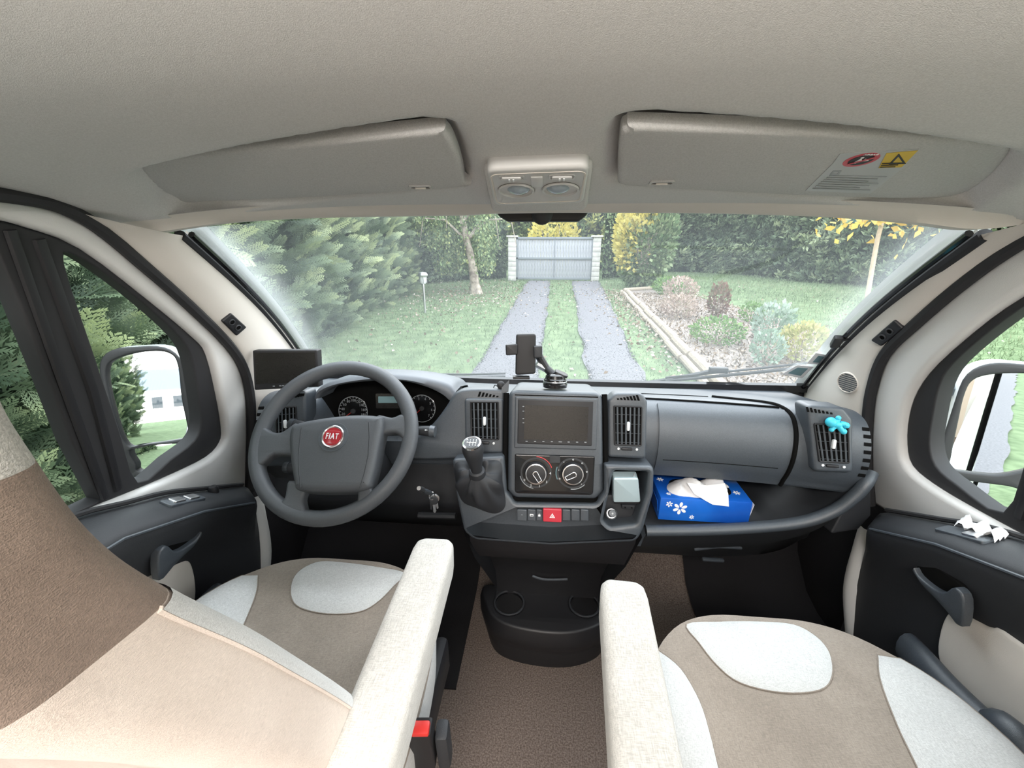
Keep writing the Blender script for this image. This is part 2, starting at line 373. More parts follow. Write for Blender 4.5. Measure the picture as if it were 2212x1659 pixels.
def scatter(bv, bt, pos, zdir, scale, tone, roll=None):
    """copies of a base leaf (bv,bt; grows along +Z, flat in XZ) at pos, pointing along zdir"""
    pos = np.asarray(pos, float); z = np.asarray(zdir, float); n = len(pos); z /= np.linalg.norm(z, axis=1)[:, None]
    rnd = RNG.normal(size=(n, 3)) if roll is None else np.asarray(roll, float)
    x = np.cross(rnd, z); x /= np.maximum(1e-6, np.linalg.norm(x, axis=1))[:, None]; y = np.cross(z, x)
    R = np.stack([x, y, z], 2) * np.asarray(scale, float)[:, None, None]
    vv = np.einsum('nij,kj->nki', R, np.asarray(bv, float)) + pos[:, None, :]
    k = len(bv); tt = np.asarray(bt)[None] + (np.arange(n) * k)[:, None, None]
    return vv.reshape(-1, 3), tt.reshape(-1, 3), np.repeat(np.asarray(tone), k)
# ------------------------------------------------------------------ the cab shell
def WS(a, b):   # windscreen surface, a across (-1..1), b from base (0) to top (1)
    B = V((.85 * a, 1.42 - .08 * a * a, .665 + .035 * a * a)); T = V((.70 * a, .90 - .13 * a * a, 1.205 - .035 * a * a))
    p = B.lerp(T, b); bow = .03 * math.sin(math.pi * max(0, min(1, b))); return p + V((0, bow * .6, bow * .8))
def onWS(x, y, off=0):
    a, b = solve(WS, x, y, (x - 1180) / 700, .4); p = WS(a, b); e = .01
    n = (WS(a + e, b) - p).cross(WS(a, b + e) - p).normalized(); return p + n * off
win1 = thing('window_1', None, None, (0, 1.40, .66), kind='structure')
win1['label'] = 'wide curved windscreen with dusty edges looking onto the driveway'
mb = MB(); NA, NB = 48, 24
rows = [[WS(-1 + 2 * i / NA, j / NB) for i in range(NA + 1)] for j in range(NB + 1)]
mb.grid(rows); gl = mb.build('pane', 'windscreen_glass', win1, smooth=80)
at = gl.data.attributes.new('dust', 'FLOAT', 'POINT')
vals = []
for vtx in gl.data.vertices:
    p = vtx.co; bz = max(0, min(1, (p.z - .68) / .5)); hw = .85 + (.70 - .85) * bz; e = hw - abs(p.x)
    d = .024 + .30 * math.exp(-(max(0, e) / .065) ** 2) * (1.0 if p.x < 0 else .6) * (.5 + .5 * bz) + .05 * (1 - bz) ** 2; vals.append(d)
at.data.foreach_set('value', vals)
for sg in (-1, 1):
    edge = [WS(sg * .99, j / 20) for j in range(21)]
    m = MB(); m.tube([p + V((-sg * .012, -.015, -.012)) for p in edge], .011, 8); m.build('seal', 'rubber', win1)
    m = MB(); m.tube([p + V((-sg * .034, -.012, -.010)) for p in edge], .006, 8); m.build('seal', 'black_gloss', win1)
    m = MB(); w = [[WS(sg * .945, j / 20) + V((0, .012, .01)), WS(sg * 1.0, j / 20) + V((0, .015, .012)), WS(sg * 1.0, j / 20) + V((sg * .03, .05, .0))] for j in range(21)]
    m.grid(w); o = m.build('body_edge', 'white_paint', win1)
m = MB(); m.grid([[WS(-1 + 2 * i / 40, .0) + V((0, .03, 0)), WS(-1 + 2 * i / 40, .012) + V((0, .0, .004)), WS(-1 + 2 * i / 40, 0) + V((0, -.025, .004)), WS(-1 + 2 * i / 40, 0) + V((0, -.03, -.03))] for i in range(41)])
m.build('base_seal', 'black_gloss', win1, smooth=60)
m = MB().grid([[V((.84 * a, 1.372 - .08 * a * a, .668 + .035 * a * a)), V((.84 * a, 1.376 - .08 * a * a, .691 + .033 * a * a)), V((.84 * a, 1.392 - .08 * a * a, .694 + .033 * a * a))] for a in np.linspace(-1, 1, 41)])
m.build('base_gasket', 'black_gloss', win1, smooth=60)
# ceiling -----------------------------------------------------------
CP = [(.80, 1.207), (.74, 1.214), (.66, 1.234), (.58, 1.254), (.50, 1.274), (.42, 1.305), (.33, 1.365), (.2, 1.46), (0, 1.58), (-.3, 1.70), (-.8, 1.80), (-1.6, 1.84), (-3.2, 1.84)]
_cy = [p[0] for p in CP][::-1]; _cz = [p[1] for p in CP][::-1]
def ceil_c(y):   # smoothed centre height
    return sum(interp(_cy, _cz, y + d) for d in (-.03, -.015, 0, .015, .03)) / 5
def ceil_edge(y): return interp([-3.2, -1, 0, .3, .5, .65, .80], [1.55, 1.50, 1.32, 1.235, 1.215, 1.20, 1.165], y)
VISF = tilt(.735, 1.206, .50, 1.270)       # plane of the sun visors (faces down)
vL = [(296, 350), (330, 341), (640, 311), (925, 283), (965, 288), (990, 335), (1004, 392), (992, 404), (700, 424), (470, 434), (400, 436), (345, 412)]
vR = [(1338, 300), (1352, 276), (1400, 272), (1760, 286), (2150, 306), (2184, 318), (2150, 370), (2085, 415), (1980, 428), (1700, 420), (1400, 404), (1342, 398), (1334, 385)]
def plan(pxl): return [VISF.at(*p) for p in pxl]
def sdpoly(P, x, y):
    d = 9; c = False; n = len(P)
    for i in range(n):
        ax, ay = P[i].x, P[i].y; bx, by = P[(i + 1) % n].x, P[(i + 1) % n].y
        t = max(0, min(1, ((x - ax) * (bx - ax) + (y - ay) * (by - ay)) / max(1e-9, (bx - ax) ** 2 + (by - ay) ** 2)))
        d = min(d, math.hypot(ax + t * (bx - ax) - x, ay + t * (by - ay) - y))
        if (ay > y) != (by > y) and x < (bx - ax) * (y - ay) / (by - ay) + ax: c = not c
    return -d if c else d
PLV, PRV = plan(vL), plan(vR)
ys = sorted(set([round(.80 - .006 * k, 4) for k in range(76)] + [.34, .32, .3, .28, .26, .23, .2, .17, .14, .1, .05, 0, -.06, -.12, -.2, -.3, -.45, -.6, -.8, -1.1, -1.6, -2.2, -3.2]), reverse=True)
NX = 130; rows = []
for y in ys:
    zc, ze = ceil_c(y), ceil_edge(y); hw = interp([-3.2, -.4, 0, .3, .55, .80], [1.0, 1.0, .86, .79, .755, .72], y); r = []
    for i in range(NX + 1):
        a = -1 + 2 * i / NX; x = a * hw; z = zc + (ze - zc) * abs(a) ** 3.2
        yy = y - (.085 * a * a if y > .3 else .085 * a * a * max(0, (y + .2) / .5) if y > -.2 else 0)
        if .40 < yy < .80:
            for P in (PLV, PRV):
                s = sdpoly(P, x, yy); t = max(0, min(1, (.020 - s) / .024)); z += .024 * t * t * (3 - 2 * t)
        r.append(V((x, yy, z)))
    rows.append(r)
ceiling = MB().grid(rows).build('ceiling', 'headliner', smooth=60, origin=False); tag(ceiling, 'pale grey cloth headliner curving over the cab', kind='structure')
# header rail over the windscreen ----------------------------------
hdr = [(298, 520), (330, 507), (400, 494), (520, 479), (700, 470), (880, 467), (1000, 465), (1075, 461), (1250, 459), (1500, 460), (1700, 465), (1850, 472), (1980, 484), (2070, 496), (2135, 494), (2215, 478)]
def onY(x, y, fn):
    Y = .8
    for _ in range(12): p = PY(x, y, Y); Y = fn(p.x)
    return PY(x, y, Y)
low = cat([onY(x, y, lambda X: .815 - .10 * (X / .7) ** 2) for x, y in hdr], 5)
top = []
for p in low:
    a = p.x / .72; y = .76; zc = ceil_c(y) + (ceil_edge(y) - ceil_c(y)) * min(1, abs(a)) ** 3.2; top.append(V((p.x * .985, y - .085 * a * a, zc + .004)))
rows = []
for p, t in zip(low, top):
    q = p + V((0, .03, .02)); rows.append([t, t.lerp(p, .35) + V((0, .006, -.001)), t.lerp(p, .8) + V((0, -.004, -.004)), p, p + V((0, .012, .0)), q + V((0, .04, .03))])
trim1 = MB().grid(rows).build('trim_1', 'cream_plastic', smooth=50, origin=False); tag(trim1, 'cream header rail along the top of the windscreen', kind='structure')
# side frames (doors are one mirrored build) ------------------------
DF = Frame((-.82, 0, .7), (0, 1, 0), (.2, 0, 1))      # upper plane of the left door, faces inboard
seal_px = [(-140, 405), (0, 418), (110, 442), (200, 490), (300, 573), (400, 660), (480, 738), (515, 790), (531, 850), (534, 920), (532, 1000), (530, 1060)]
seal_uv = cat2([DF.px(*p) for p in seal_px], 5)
# A pillars: between windscreen edge and door seal
def pillar(sg, name, label):
    e = [WS(-.965, b) + V((.0, -.018, -.014)) for b in [1.0 - k / 24 * 1.0 for k in range(25)]]
    s3 = [DF.pt(u, v, .012) for u, v in SEAL[sg]]
    # door seal from its top front part down to the dashboard
    i0 = min(range(len(s3)), key=lambda i: abs(s3[i].y - .60)); s3 = s3[i0:]
    L = [0]
    for i in range(1, len(s3)): L.append(L[-1] + (s3[i] - s3[i - 1]).length)
    def at_(t):
        d = t * L[-1]; k = max(i for i in range(len(L)) if L[i] <= d + 1e-9); k = min(k, len(L) - 2); return s3[k].lerp(s3[k + 1], (d - L[k]) / max(1e-9, L[k + 1] - L[k]))
    rows = []
    for k in range(25):
        A = e[k]; B = at_((k / 24) ** .95 * .92)
        mid = (A + B) / 2; inb = V((1, -.6, -.2)).normalized(); w = (A - B).length
        rows.append([A + V((-.01, .02, .01)), A, A.lerp(B, .2) + inb * (.10 * w), A.lerp(B, .5) + inb * (.14 * w), A.lerp(B, .8) + inb * (.09 * w), B, B + V((-.03, .01, 0))])
    m = MB().grid(rows)
    if sg > 0: m.mirror()
    o = m.build(name, 'cream_plastic', smooth=70, origin=False); tag(o, label, kind='structure'); return o, rows
def uvpx(sg, pts):
    if sg < 0: return DF.pxs(pts)
    o, n = V((.82, 0, .7)), V((-.98, 0, -.196)).normalized(); r = []
    for x, y in pts:
        d = ray(x, y); p = CAM + d * ((o - CAM).dot(n) / d.dot(n)); p = V((-p.x, p.y, p.z)) - DF.o; r.append((p.dot(DF.ex), p.dot(DF.ey)))
    return r
seal_R = cat2(uvpx(1, [(2380, 440), (2212, 528), (2100, 606), (2000, 690), (1925, 762), (1897, 830), (1886, 900), (1884, 1000), (1890, 1090)]), 5)
SEAL = {-1: seal_uv, 1: seal_R}
def pilS(sg):
    def f(a, b):
        a = max(0, min(23.999, a)); b = max(0, min(5.999, b)); i, j = int(a), int(b)
        R = PR[sg]; p = R[i][j].lerp(R[i][j + 1], b - j).lerp(R[i + 1][j].lerp(R[i + 1][j + 1], b - j), a - i); return V((-p.x, p.y, p.z)) if sg > 0 else p
    return f
def onPil(sg, x, y):
    f = pilS(sg); best = min(((i, j / 2) for i in range(25) for j in range(2, 11)), key=lambda q: (lambda p: (p[0] - x) ** 2 + (p[1] - y) ** 2)(proj(f(*q))))
    a, b = solve(f, x, y, *best); p = f(a, b); e = .3; n = (f(a + e, b) - f(a - e, b)).cross(f(a, b + e) - f(a, b - e)).normalized()
    return p, (n if n.dot(CAM - p) > 0 else -n)
tr2, PROWS = pillar(-1, 'trim_2', 'cream windscreen pillar trim on the driver side')
tr3, PROWR = pillar(1, 'trim_3', 'cream windscreen pillar trim on the passenger side')
PR = {-1: PROWS, 1: PROWR}
def door(sg, name, label):
    d = thing(name, label, None, (sg * .82, .45, .05), kind='structure')
    def B(m, nm, mt, par=d, **k):
        if sg > 0: m.mirror()
        return m.build(nm, mt, par, **k)
    # rubber seal round the door aperture
    B(MB().tube([DF.pt(u, v, .012) for u, v in SEAL[sg]], .0125, 8, flat=.8), 'door_seal', 'rubber')
    outer = list(SEAL[sg]) + [(.885, -.18), (.87, -.40), (.80, -.62), (.0, -.66), (-.16, -.5), (-.16, .45)]
    hole_px = [(0, 476), (70, 494), (190, 541), (330, 648), (430, 733), (456, 768), (476, 850), (488, 925), (484, 958), (455, 990), (380, 1028), (300, 1063), (210, 1100)]
    if sg > 0: hole_px = [(2420, 500), (2330, 552), (2212, 630), (2120, 692), (2012, 786), (1968, 845), (1950, 900), (1946, 960), (1958, 1008), (2010, 1052), (2100, 1106), (2212, 1168), (2330, 1235)]
    hole = cat2(uvpx(sg, hole_px), 3); vb = hole[-1][1]; vt = hole[0][1]
    hole = hole + [(.32, vb + .04), (.06, vb + .09), (.03, vt - .05), (.06, vt + .03), (.3, vt + .02)]
    B(MB().plate(outer, DF, .05, .012, [hole], w0=.004), 'frame', 'cream_door')
    # cream return of the window sill and frame, rounded
    qpx = [(157, 572), (180, 556), (250, 600), (330, 664), (402, 733), (427, 780), (440, 860), (445, 918), (431, 955), (380, 996), (312, 1045), (272, 930), (215, 755)]
    if sg > 0: qpx = [(2330, 580), (2300, 590), (2212, 650), (2120, 718), (2042, 788), (2014, 835), (2000, 900), (1993, 960), (2006, 1008), (2050, 1048), (2148, 1108), (2200, 980), (2270, 780)]
    quarter = cat2(uvpx(sg, qpx), 3, True)
    mh = uvpx(sg, [(2, 515), (60, 660), (120, 820), (170, 958), (232, 1084)] if sg < 0 else [(2500, 520), (2420, 690), (2340, 880), (2285, 1000), (2225, 1150)]); vmb = mh[-1][1]; vmt = mh[0][1]
    main = mh + [(.36, vmb + .025), (.08, vmb + .075), (.055, vmt - .04), (.08, vmt + .005), (.3, vmt + .012)]
    B(MB().plate(hole, DF, .03, .004, [quarter, main], w0=-.012), 'window_frame', 'rubber')
    # raised edges of the fixed window post
    e1 = uvpx(sg, [(2400, 545), (2335, 690), (2260, 890), (2185, 1120)] if sg > 0 else [(100, 520), (150, 660), (215, 850), (268, 1060)])
    B(MB().tube([DF.pt(u, v, -.012) for u, v in e1], .009, 8, flat=.6), 'window_post_edge', 'black')
    e2 = uvpx(sg, [(2460, 530), (2395, 680), (2310, 880), (2225, 1140)] if sg > 0 else [(36, 500), (88, 650), (150, 830), (238, 1078)])
    B(MB().tube([DF.pt(u, v, -.010) for u, v in e2], .008, 8, flat=.6), 'window_post_edge', 'black')
    def infl(L, dd): c = (sum(p[0] for p in L) / len(L), sum(p[1] for p in L) / len(L)); return [(c[0] + (p[0] - c[0]) * dd, c[1] + (p[1] - c[1]) * dd) for p in L]
    for L, nm in ((quarter, 'quarter_pane'), (main, 'pane')):
        m = MB(); m.cap([DF.pt(u, v, -.034) for u, v in infl(L, 1.03)]); B(m, nm, 'window_glass', smooth=0)
    # black armrest and lower panel
    YS = [.905, .88, .84, .78, .70, .62, .54, .45, .3, .1, -.14]
    def zt(y): return interp([-.14, .3, .54, .70, .84, .905], [.690, .680, .660, .600, .525, .490], y) + (.02 if sg > 0 else 0)
    rows = []
    for i, y in enumerate(YS):
        z = zt(y); k = min(1, (.915 - y) / .06)
        rows.append([V((-.835, y, z + .035)), V((-.795, y, z + .030)), V((-.795 + .02 * k, y, z + .026)), V((-.795 + .055 * k, y, z + .012)), V((-.795 + .066 * k, y, z - .004)), V((-.795 + .064 * k, y, z - .022)),
                     V((-.795 + .035 * k, y, z - .075)), V((-.795 + .012 * k, y, z - .13)), V((-.795, y, z - .2)), V((-.795, y, .08)), V((-.835, y, .06))])
    rows.insert(0, [V((-.835, .915, p.z)) for p in rows[0]])
    m = MB().grid(rows); B(m, 'armrest_panel', 'dash_dark', smooth=50)
    B(MB().tube([V((-.795 + .067, y, zt(y) - .003)) for y in YS[2:]], .0028, 6), 'ridge', 'dash')
    B(MB().tube(cat([V((-.806, y, zt(y) + .040)) for y in YS], 3), .005, 6), 'sill_gap', 'rubber')
    # inner handle: pocket and pull lever
    HF = Frame((-.748, 0, .55), (0, 1, 0), (-.28, 0, 1)); hc = PX(388, 1158, -.757) if sg < 0 else PX(2030, 1243, .757); HF = Frame((-.757, hc.y, hc.z), (0, 1, .0), (.18, 0, 1)); HS = .84
    hp = rpoly([(HS * a, HS * b) for a, b in [(-.062, -.035), (.052, -.050), (.058, .010), (-.058, .028)]], .012)
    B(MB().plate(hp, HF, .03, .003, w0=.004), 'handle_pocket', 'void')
    lv = cat2([(HS * a, HS * b) for a, b in [(-.082, -.058), (-.078, .012), (-.055, .022), (-.035, -.012), (-.01, -.026), (.03, -.030), (.046, -.020), (.044, -.030), (.02, -.044), (-.02, -.048), (-.045, -.052)]], 3, True)
    B(MB().plate(lv, HF, .016, .004, w0=.016), 'handle', 'dash')
    # window switch and lock knob
    sy = .70
    SF = Frame((-.768, sy, zt(sy) + .0225), (0, 1, -.45), (-.97, 0, .3))
    B(MB().plate(rpoly(rect(-.045, -.014, .045, .016), .006), SF, .006, .002, w0=.003), 'switch_plate', 'dash')
    B(MB().plate(rpoly(rect(-.032, -.009, -.004, .011), .004), SF, .006, .002, w0=.007), 'switch', 'steel'); 
    if sg < 0: B(MB().plate(rpoly(rect(.004, -.009, .032, .011), .004), SF, .006, .002, w0=.007), 'switch', 'steel')
    if sg < 0: B(MB().lathe([(.011, 0), (.011, .012), (.008, .017), (0, .018)], Frame((-.792, .80, zt(.80) + .028), (1, 0, 0), (0, 1, 0)), seg=14), 'lock_knob', 'black')
    # cream pocket panel and its dark rim
    PF = Frame((-.792, 0, 0), (0, 1, 0), (0, 0, 1))
    pk = [(lambda p: (p.y, p.z))(PX(x, y, .78)) for x, y in ((2032, 1345), (2058, 1320), (2130, 1352), (2212, 1395))] + [(.25, .53), (-.05, .54), (-.10, .30), (.0, .12), (.3, .13)] + [(lambda p: (p.y, p.z))(PX(x, y, .78)) for x, y in ((2100, 1560), (2045, 1470), (2022, 1410))]; pk = cat2(pk, 4, True)
    B(MB().plate(pk, PF, .02, .008, w0=.012), 'pocket_panel', 'cream_plastic')
    rim = [V((-p.x, p.y, p.z)) for p in (PX(1962, 1402, .765), PX(1990, 1432, .752), PX(2050, 1500, .745), PX(2130, 1580, .742), PX(2212, 1656, .74))]; rim = cat(rim + [V((-.735, .25, .12)), V((-.735, .0, .11))], 10)
    B(MB().tube(rim, .021, 14, flat=1.6), 'pocket_rim', 'dash', smooth=80)
    rws = [[p + V((0, 0, -.02)), p + V((-.01, 0, -.12)), V((-.79, p.y, .06))] for p in rim]; B(MB().grid(rws), 'pocket_front', 'dash_dark')
    return d
door1 = door(-1, 'door_1', 'driver door with cream window frame, black armrest and fixed front quarter pane')
door2 = door(1, 'door_2', 'passenger door with cream window frame, black armrest and cream pocket panel')
# lower door pillars (cream strip between door and footwell)
for sg, nm, lb in ((-1, 'trim_4', 'cream lower door pillar strip beside the driver footwell'), (1, 'trim_5', 'cream lower door pillar strip beside the passenger footwell')):
    c = cat([V((.800, .935, .47)), V((.785, .915, .40)), V((.780, .90, .30)), V((.79, .86, .18)), V((.79, .80, .06)), V((.79, .74, .0))], 5)
    m = MB().grid([[p + V((.03, -.010, 0)), p + V((.010, -.006, 0)), p + V((.0, .004, 0)), p + V((.0, .02, .0)), p + V((.015, .04, 0))] for p in c])
    if sg < 0: m.mirror()
    tag(m.build(nm, 'cream_door', smooth=60, origin=False), lb, kind='structure')
# floor, toe board, firewall ----------------------------------------
m = MB().grid([[V((x, y, z)) for x in (-.93, -.4, 0, .4, .93)] for y, z in ((-3.2, 0), (-1, 0), (0, 0), (.8, 0), (1.12, 0), (1.20, .02), (1.30, .12), (1.34, .30), (1.36, .48))])
floor = m.build('floor', 'carpet', smooth=50, origin=False); tag(floor, 'brown carpeted cab floor', kind='structure')
for x0, x1, lb in ((.50, .898, 'black rubber footwell mat on the passenger side'), (-.898, -.22, 'black rubber footwell mat under the steering wheel')):
    m = MB().grid([[V((x, y, z + .006)) for x in np.linspace(x0, x1, 6)] for y, z in ((.78, 0), (1.0, 0), (1.12, 0), (1.19, .02), (1.28, .11), (1.34, .28))])
    m.grid([[V((x, .78, 0)) for x in np.linspace(x0, x1, 6)], [V((x, .78, .006)) for x in np.linspace(x0, x1, 6)]])
    tag(m.build('floor_mat', 'mat_dark'), lb, 'mat', 'footwell mats')
for sg, nm in ((-1, 'trim_8'), (1, 'trim_9')):
    m = MB().grid([[V((sg * .90, y, z)) for y in (.80, 1.0, 1.1, 1.2, 1.45)] for z in (-.02, .2, .40, .60)]); o = m.build(nm, 'mat_dark', origin=False); tag(o, 'dark footwell side lining on the %s side' % ('driver' if sg < 0 else 'passenger'), kind='structure')
# living area walls behind the cab (open windows let daylight in)
for sg, nm in ((-1, 'wall_left'), (1, 'wall_right')):
    F_ = Frame((sg * .98, 0, 0), (0, sg, 0) if sg < 0 else (0, -1, 0), (0, 0, 1)); F_ = Frame((sg * .98, 0, 0), (0, -sg, 0), (0, 0, 1))
    def U(y): return -sg * y
    outr = [(U(-.14), -.1), (U(-3.2), -.1), (U(-3.2), 1.9), (U(-.14), 1.9)]; hl = rpoly([(U(-.9), .85), (U(-2.3), .85), (U(-2.3), 1.45), (U(-.9), 1.45)], .06)
    o = MB().plate(outr, F_, .05, .002, [hl]).build(nm, 'panel_wall', origin=False); tag(o, 'pale living area side wall behind the cab, %s side' % ('driver' if sg < 0 else 'passenger'), kind='structure')
    # outer white body skin of the cab door and side, and its sill
    o = MB().plate([(U(.88), -.25), (U(-3.2), -.25), (U(-3.2), 1.9), (U(-.14), 1.9), (U(-.14), .62), (U(.4), .58), (U(.88), .50)], Frame((sg * 1.035, 0, 0), (0, sg, 0), (0, 0, 1)), .02, .004, [[(U(-.9), .85), (U(-2.3), .85), (U(-2.3), 1.45), (U(-.9), 1.45)]]) if False else None
    FO = Frame((sg * 1.03, 0, 0), (0, sg, 0), (0, 0, 1))
    q = lambda y, z: (sg * y, z)
    body = [q(.98, -.3), q(-3.2, -.3), q(-3.2, 1.9), q(-.16, 1.9), q(-.16, .70), q(.35, .655), q(.80, .56), q(.98, .5)]
    o = MB().plate(body, FO, .03, .008, [[q(-.9, .85), q(-2.3, .85), q(-2.3, 1.45), q(-.9, 1.45)]]).build('trim_6' if sg < 0 else 'trim_7', 'white_paint', origin=False)
    tag(o, 'white outer body side of the van, %s side' % ('driver' if sg < 0 else 'passenger'), kind='structure')
o = MB().box((0, -3.22, .9), (2.0, .04, 2.0)).build('wall_back', 'panel_wall', origin=False); tag(o, 'pale rear wall of the living area', kind='structure')
for i, (lx, ly, lz, le) in enumerate(LAMPS):
    t = thing('ceiling_lamp', 'slim warm ceiling lamp panel over the living area, %s of the two' % ('front' if i == 0 else 'rear'), 'lamp', (lx, ly, lz + .08), 'living area ceiling lamps')
    fr = Frame((lx, ly, lz + .03), (1, 0, 0), (0, -1, 0)); MB().plate(rpoly(rect(-.5, -.2, .5, .2), .03), fr, .1, .01, [rpoly(rect(-.46, -.18, .46, .18), .02)]).build('frame', 'lamp_plastic', t)
    MB().plate(rect(-.46, -.18, .46, .18), fr, .01, w0=-.04).build('diffuser', 'lamp_glow', t)
# ------------------------------------------------------------------ dashboard
dash = thing('dashboard', 'dark grey van dashboard with vents, radio, instrument hood and open shelf', 'dashboard', (0, 1.1, .25))
def Yf(x): return 1.0 - .058 * (abs(x) / .78) ** 3
def S(x, t):
    yf = Yf(x); a = x / .85; drv = max(0, min(1, (-x - .20) / .06)) * max(0, min(1, (x + .66) / .06))
    P = [(1.395 - .08 * a * a, .668 + .035 * a * a), (yf + .20, .728), (yf + .11, .748 - .06 * drv), (yf + .055, .756 - .095 * drv), (yf + .012, .742 - .10 * drv), (yf - .016, .70 - .07 * drv), (yf - .026, .645), (yf - .012, .588), (yf + .02, .556), (yf + .20, .552)]
    n = len(P) - 1; t = max(-.2, min(n + .2, t)); i = max(0, min(n - 1, int(t))); f = t - i
    p = [V((0, *P[max(0, min(n, k))])) for k in (i - 1, i, i + 1, i + 2)]
    r = .5 * ((2 * p[1]) + (p[2] - p[0]) * f + (2 * p[0] - 5 * p[1] + 4 * p[2] - p[3]) * f * f + (3 * p[1] - p[0] - 3 * p[2] + p[3]) * f ** 3)
    return V((x, r.y, r.z))
def Sn(x, t):
    e = .004; p = S(x, t); n = (S(x + e, t) - p).cross(S(x, t + e) - p); n.normalize(); return n if n.y < 0 or n.z > .5 else -n
def So(x, t, d): return S(x, t) + Sn(x, t) * d
def onS(px, py): x, t = solve(S, px, py, (px - 1180) / 850, 4); return x, t
xs = [-.752 + 1.504 * i / 90 for i in range(91)]
rows = [[S(x, 9 * k / 54) for x in xs] for k in range(55)]
m = MB().grid(rows); 
for sgi in (0, -1): m.cap([r[sgi] for r in rows], sgi == 0)
m.build('upper_pad', 'dash', dash, smooth=50)
# glovebox lid following the pad
def surf_patch(x0, x1, t0, t1, off, nx=24, nt=16, r=.0):
    g = []
    for k in range(nt + 1):
        t = t0 + (t1 - t0) * k / nt; g.append([So(x0 + (x1 - x0) * i / nx, t, off) for i in range(nx + 1)])
    mm = MB().grid(g)
    b = [[p for p in g[0]], [S(x0 + (x1 - x0) * i / nx, t0) for i in range(nx + 1)]]; mm.grid(b)
    mm.grid([[p for p in g[-1]], [S(x0 + (x1 - x0) * i / nx, t1) for i in range(nx + 1)]])
    for j, x in ((0, x0), (-1, x1)): mm.grid([[r[j] for r in g], [S(x, t0 + (t1 - t0) * k / nt) for k in range(nt + 1)]])
    return mm
lid = surf_patch(.285, .585, 3.55, 7.7, .005).build('glovebox_lid', 'dash', dash, smooth=40)
def Sline(pts, r, off=0, n=8): 
    prm = [onS(*p) for p in pts]; c = cat([(a, b, 0) for a, b in prm], n); return MB().tube([So(p.x, p.y, off) for p in c], r, 6)
m = MB().tube([So(.30 + .27 * k / 20, 6.35, .0048) for k in range(21)], .0011, 5); m.build('seam', 'void', lid)
m = MB().tube([So(.21 + .37 * k / 20, 3.0 + .25 * k / 20, .001) for k in range(21)], .0032, 6); m.build('tray_slot', 'void', dash)
m = MB().tube([So(.20 + .24 * k / 20, 1.9, .001) for k in range(21)], .003, 6); m.build('tray_slot', 'void', dash)
gv = cat([(.45, 1.9, 0), (.56, 2.6, 0), (.593, 3.4, 0), (.600, 4.5, 0), (.598, 6, 0), (.596, 7.6, 0)], 8)
m = MB().tube([So(p.x, p.y, .0) for p in gv], .0055, 8); m.build('groove', 'void', dash)
# vents -------------------------------------------------------------
VF = tilt(.935, .62, .972, .80)
def vent(par, fr, q, n=6, hn=4, name='air_vent', dots=True, tab=True, tint='dash'):
    """q: four corner uv (tl,tr,br,bl) of the grille opening"""
    tl, tr, br, bl = [V((*p, 0)) for p in q]
    def bi(s, t): return tl.lerp(tr, s).lerp(bl.lerp(br, s), t)
    def pad(d): 
        c = (tl + tr + br + bl) / 4; return [(c.x + (p.x - c.x) + math.copysign(d, p.x - c.x), c.y + (p.y - c.y) + math.copysign(d, p.y - c.y)) for p in (tl, tr, br, bl)]
    o = MB().plate(rpoly(pad(.004), .005), fr, .02, .002, [[(p.x, p.y) for p in (tl, tr, br, bl)]], w0=.004).build(name, 'black', par)
    MB().plate([(p.x, p.y) for p in (tl, tr, br, bl)], fr, .004, w0=.0006).build('duct', 'void', o)
    for k in range(n):
        s = (k + .5) / n; a, b = bi(s, 0), bi(s, 1)
        MB().tube([fr.pt(a.x, a.y, .0032), fr.pt(b.x, b.y, .0032)], .0013, 4, flat=1.6).build('slat', 'dash', o, smooth=0)
    for k in range(hn):
        t = (k + .8) / hn; a, b = bi(0, t), bi(1, t)
        if t < 1: MB().tube([fr.pt(a.x, a.y, .0016), fr.pt(b.x, b.y, .0016)], .0010, 4).build('cross_slat', 'dash_dark', o, smooth=0)
    if tab:
        c = bi(.5, .5); MB().box((c.x, c.y, .006), (.0075, .022, .010), .003, fr=fr).build('tab', 'white_print', o)  # chrome tab; the white colour paints in its bright reflection
    if dots:
        c = bi(.5, 1); y = c.y - .012
        MB().box((c.x - .002, y, .002), (.026, .007, .006), .002, fr=fr).build('thumb_wheel', 'black', o)
        for dx in (-.022, .022): MB().lathe([(.0030, 0), (.0030, .0025), (0, .0027)], fr, c.x + dx, y, 10).build('mark', 'white_print', o)
    return o
def slots(par, pts, n, fr_off=.002, l=.046, w=.0046, lean=.35):
    """short defrost slots on the pad near pixel line pts[0]..pts[1]"""
    (xa, ta), (xb, tb) = onS(*pts[0]), onS(*pts[1])
    for k in range(n):
        s = k / (n - 1); x = xa + (xb - xa) * s; t = ta + (tb - ta) * s; ln = l * (1 - .5 * s if pts[2] > 0 else .5 + .5 * s); d = ln / 2 / .06
        MB().tube([So(x - lean * ln / 2, t - d, .0006), So(x + lean * ln / 2, t + d, .0006)], w, 6, flat=.35, up=(0, -.3, .95)).build('slot', 'void', par)
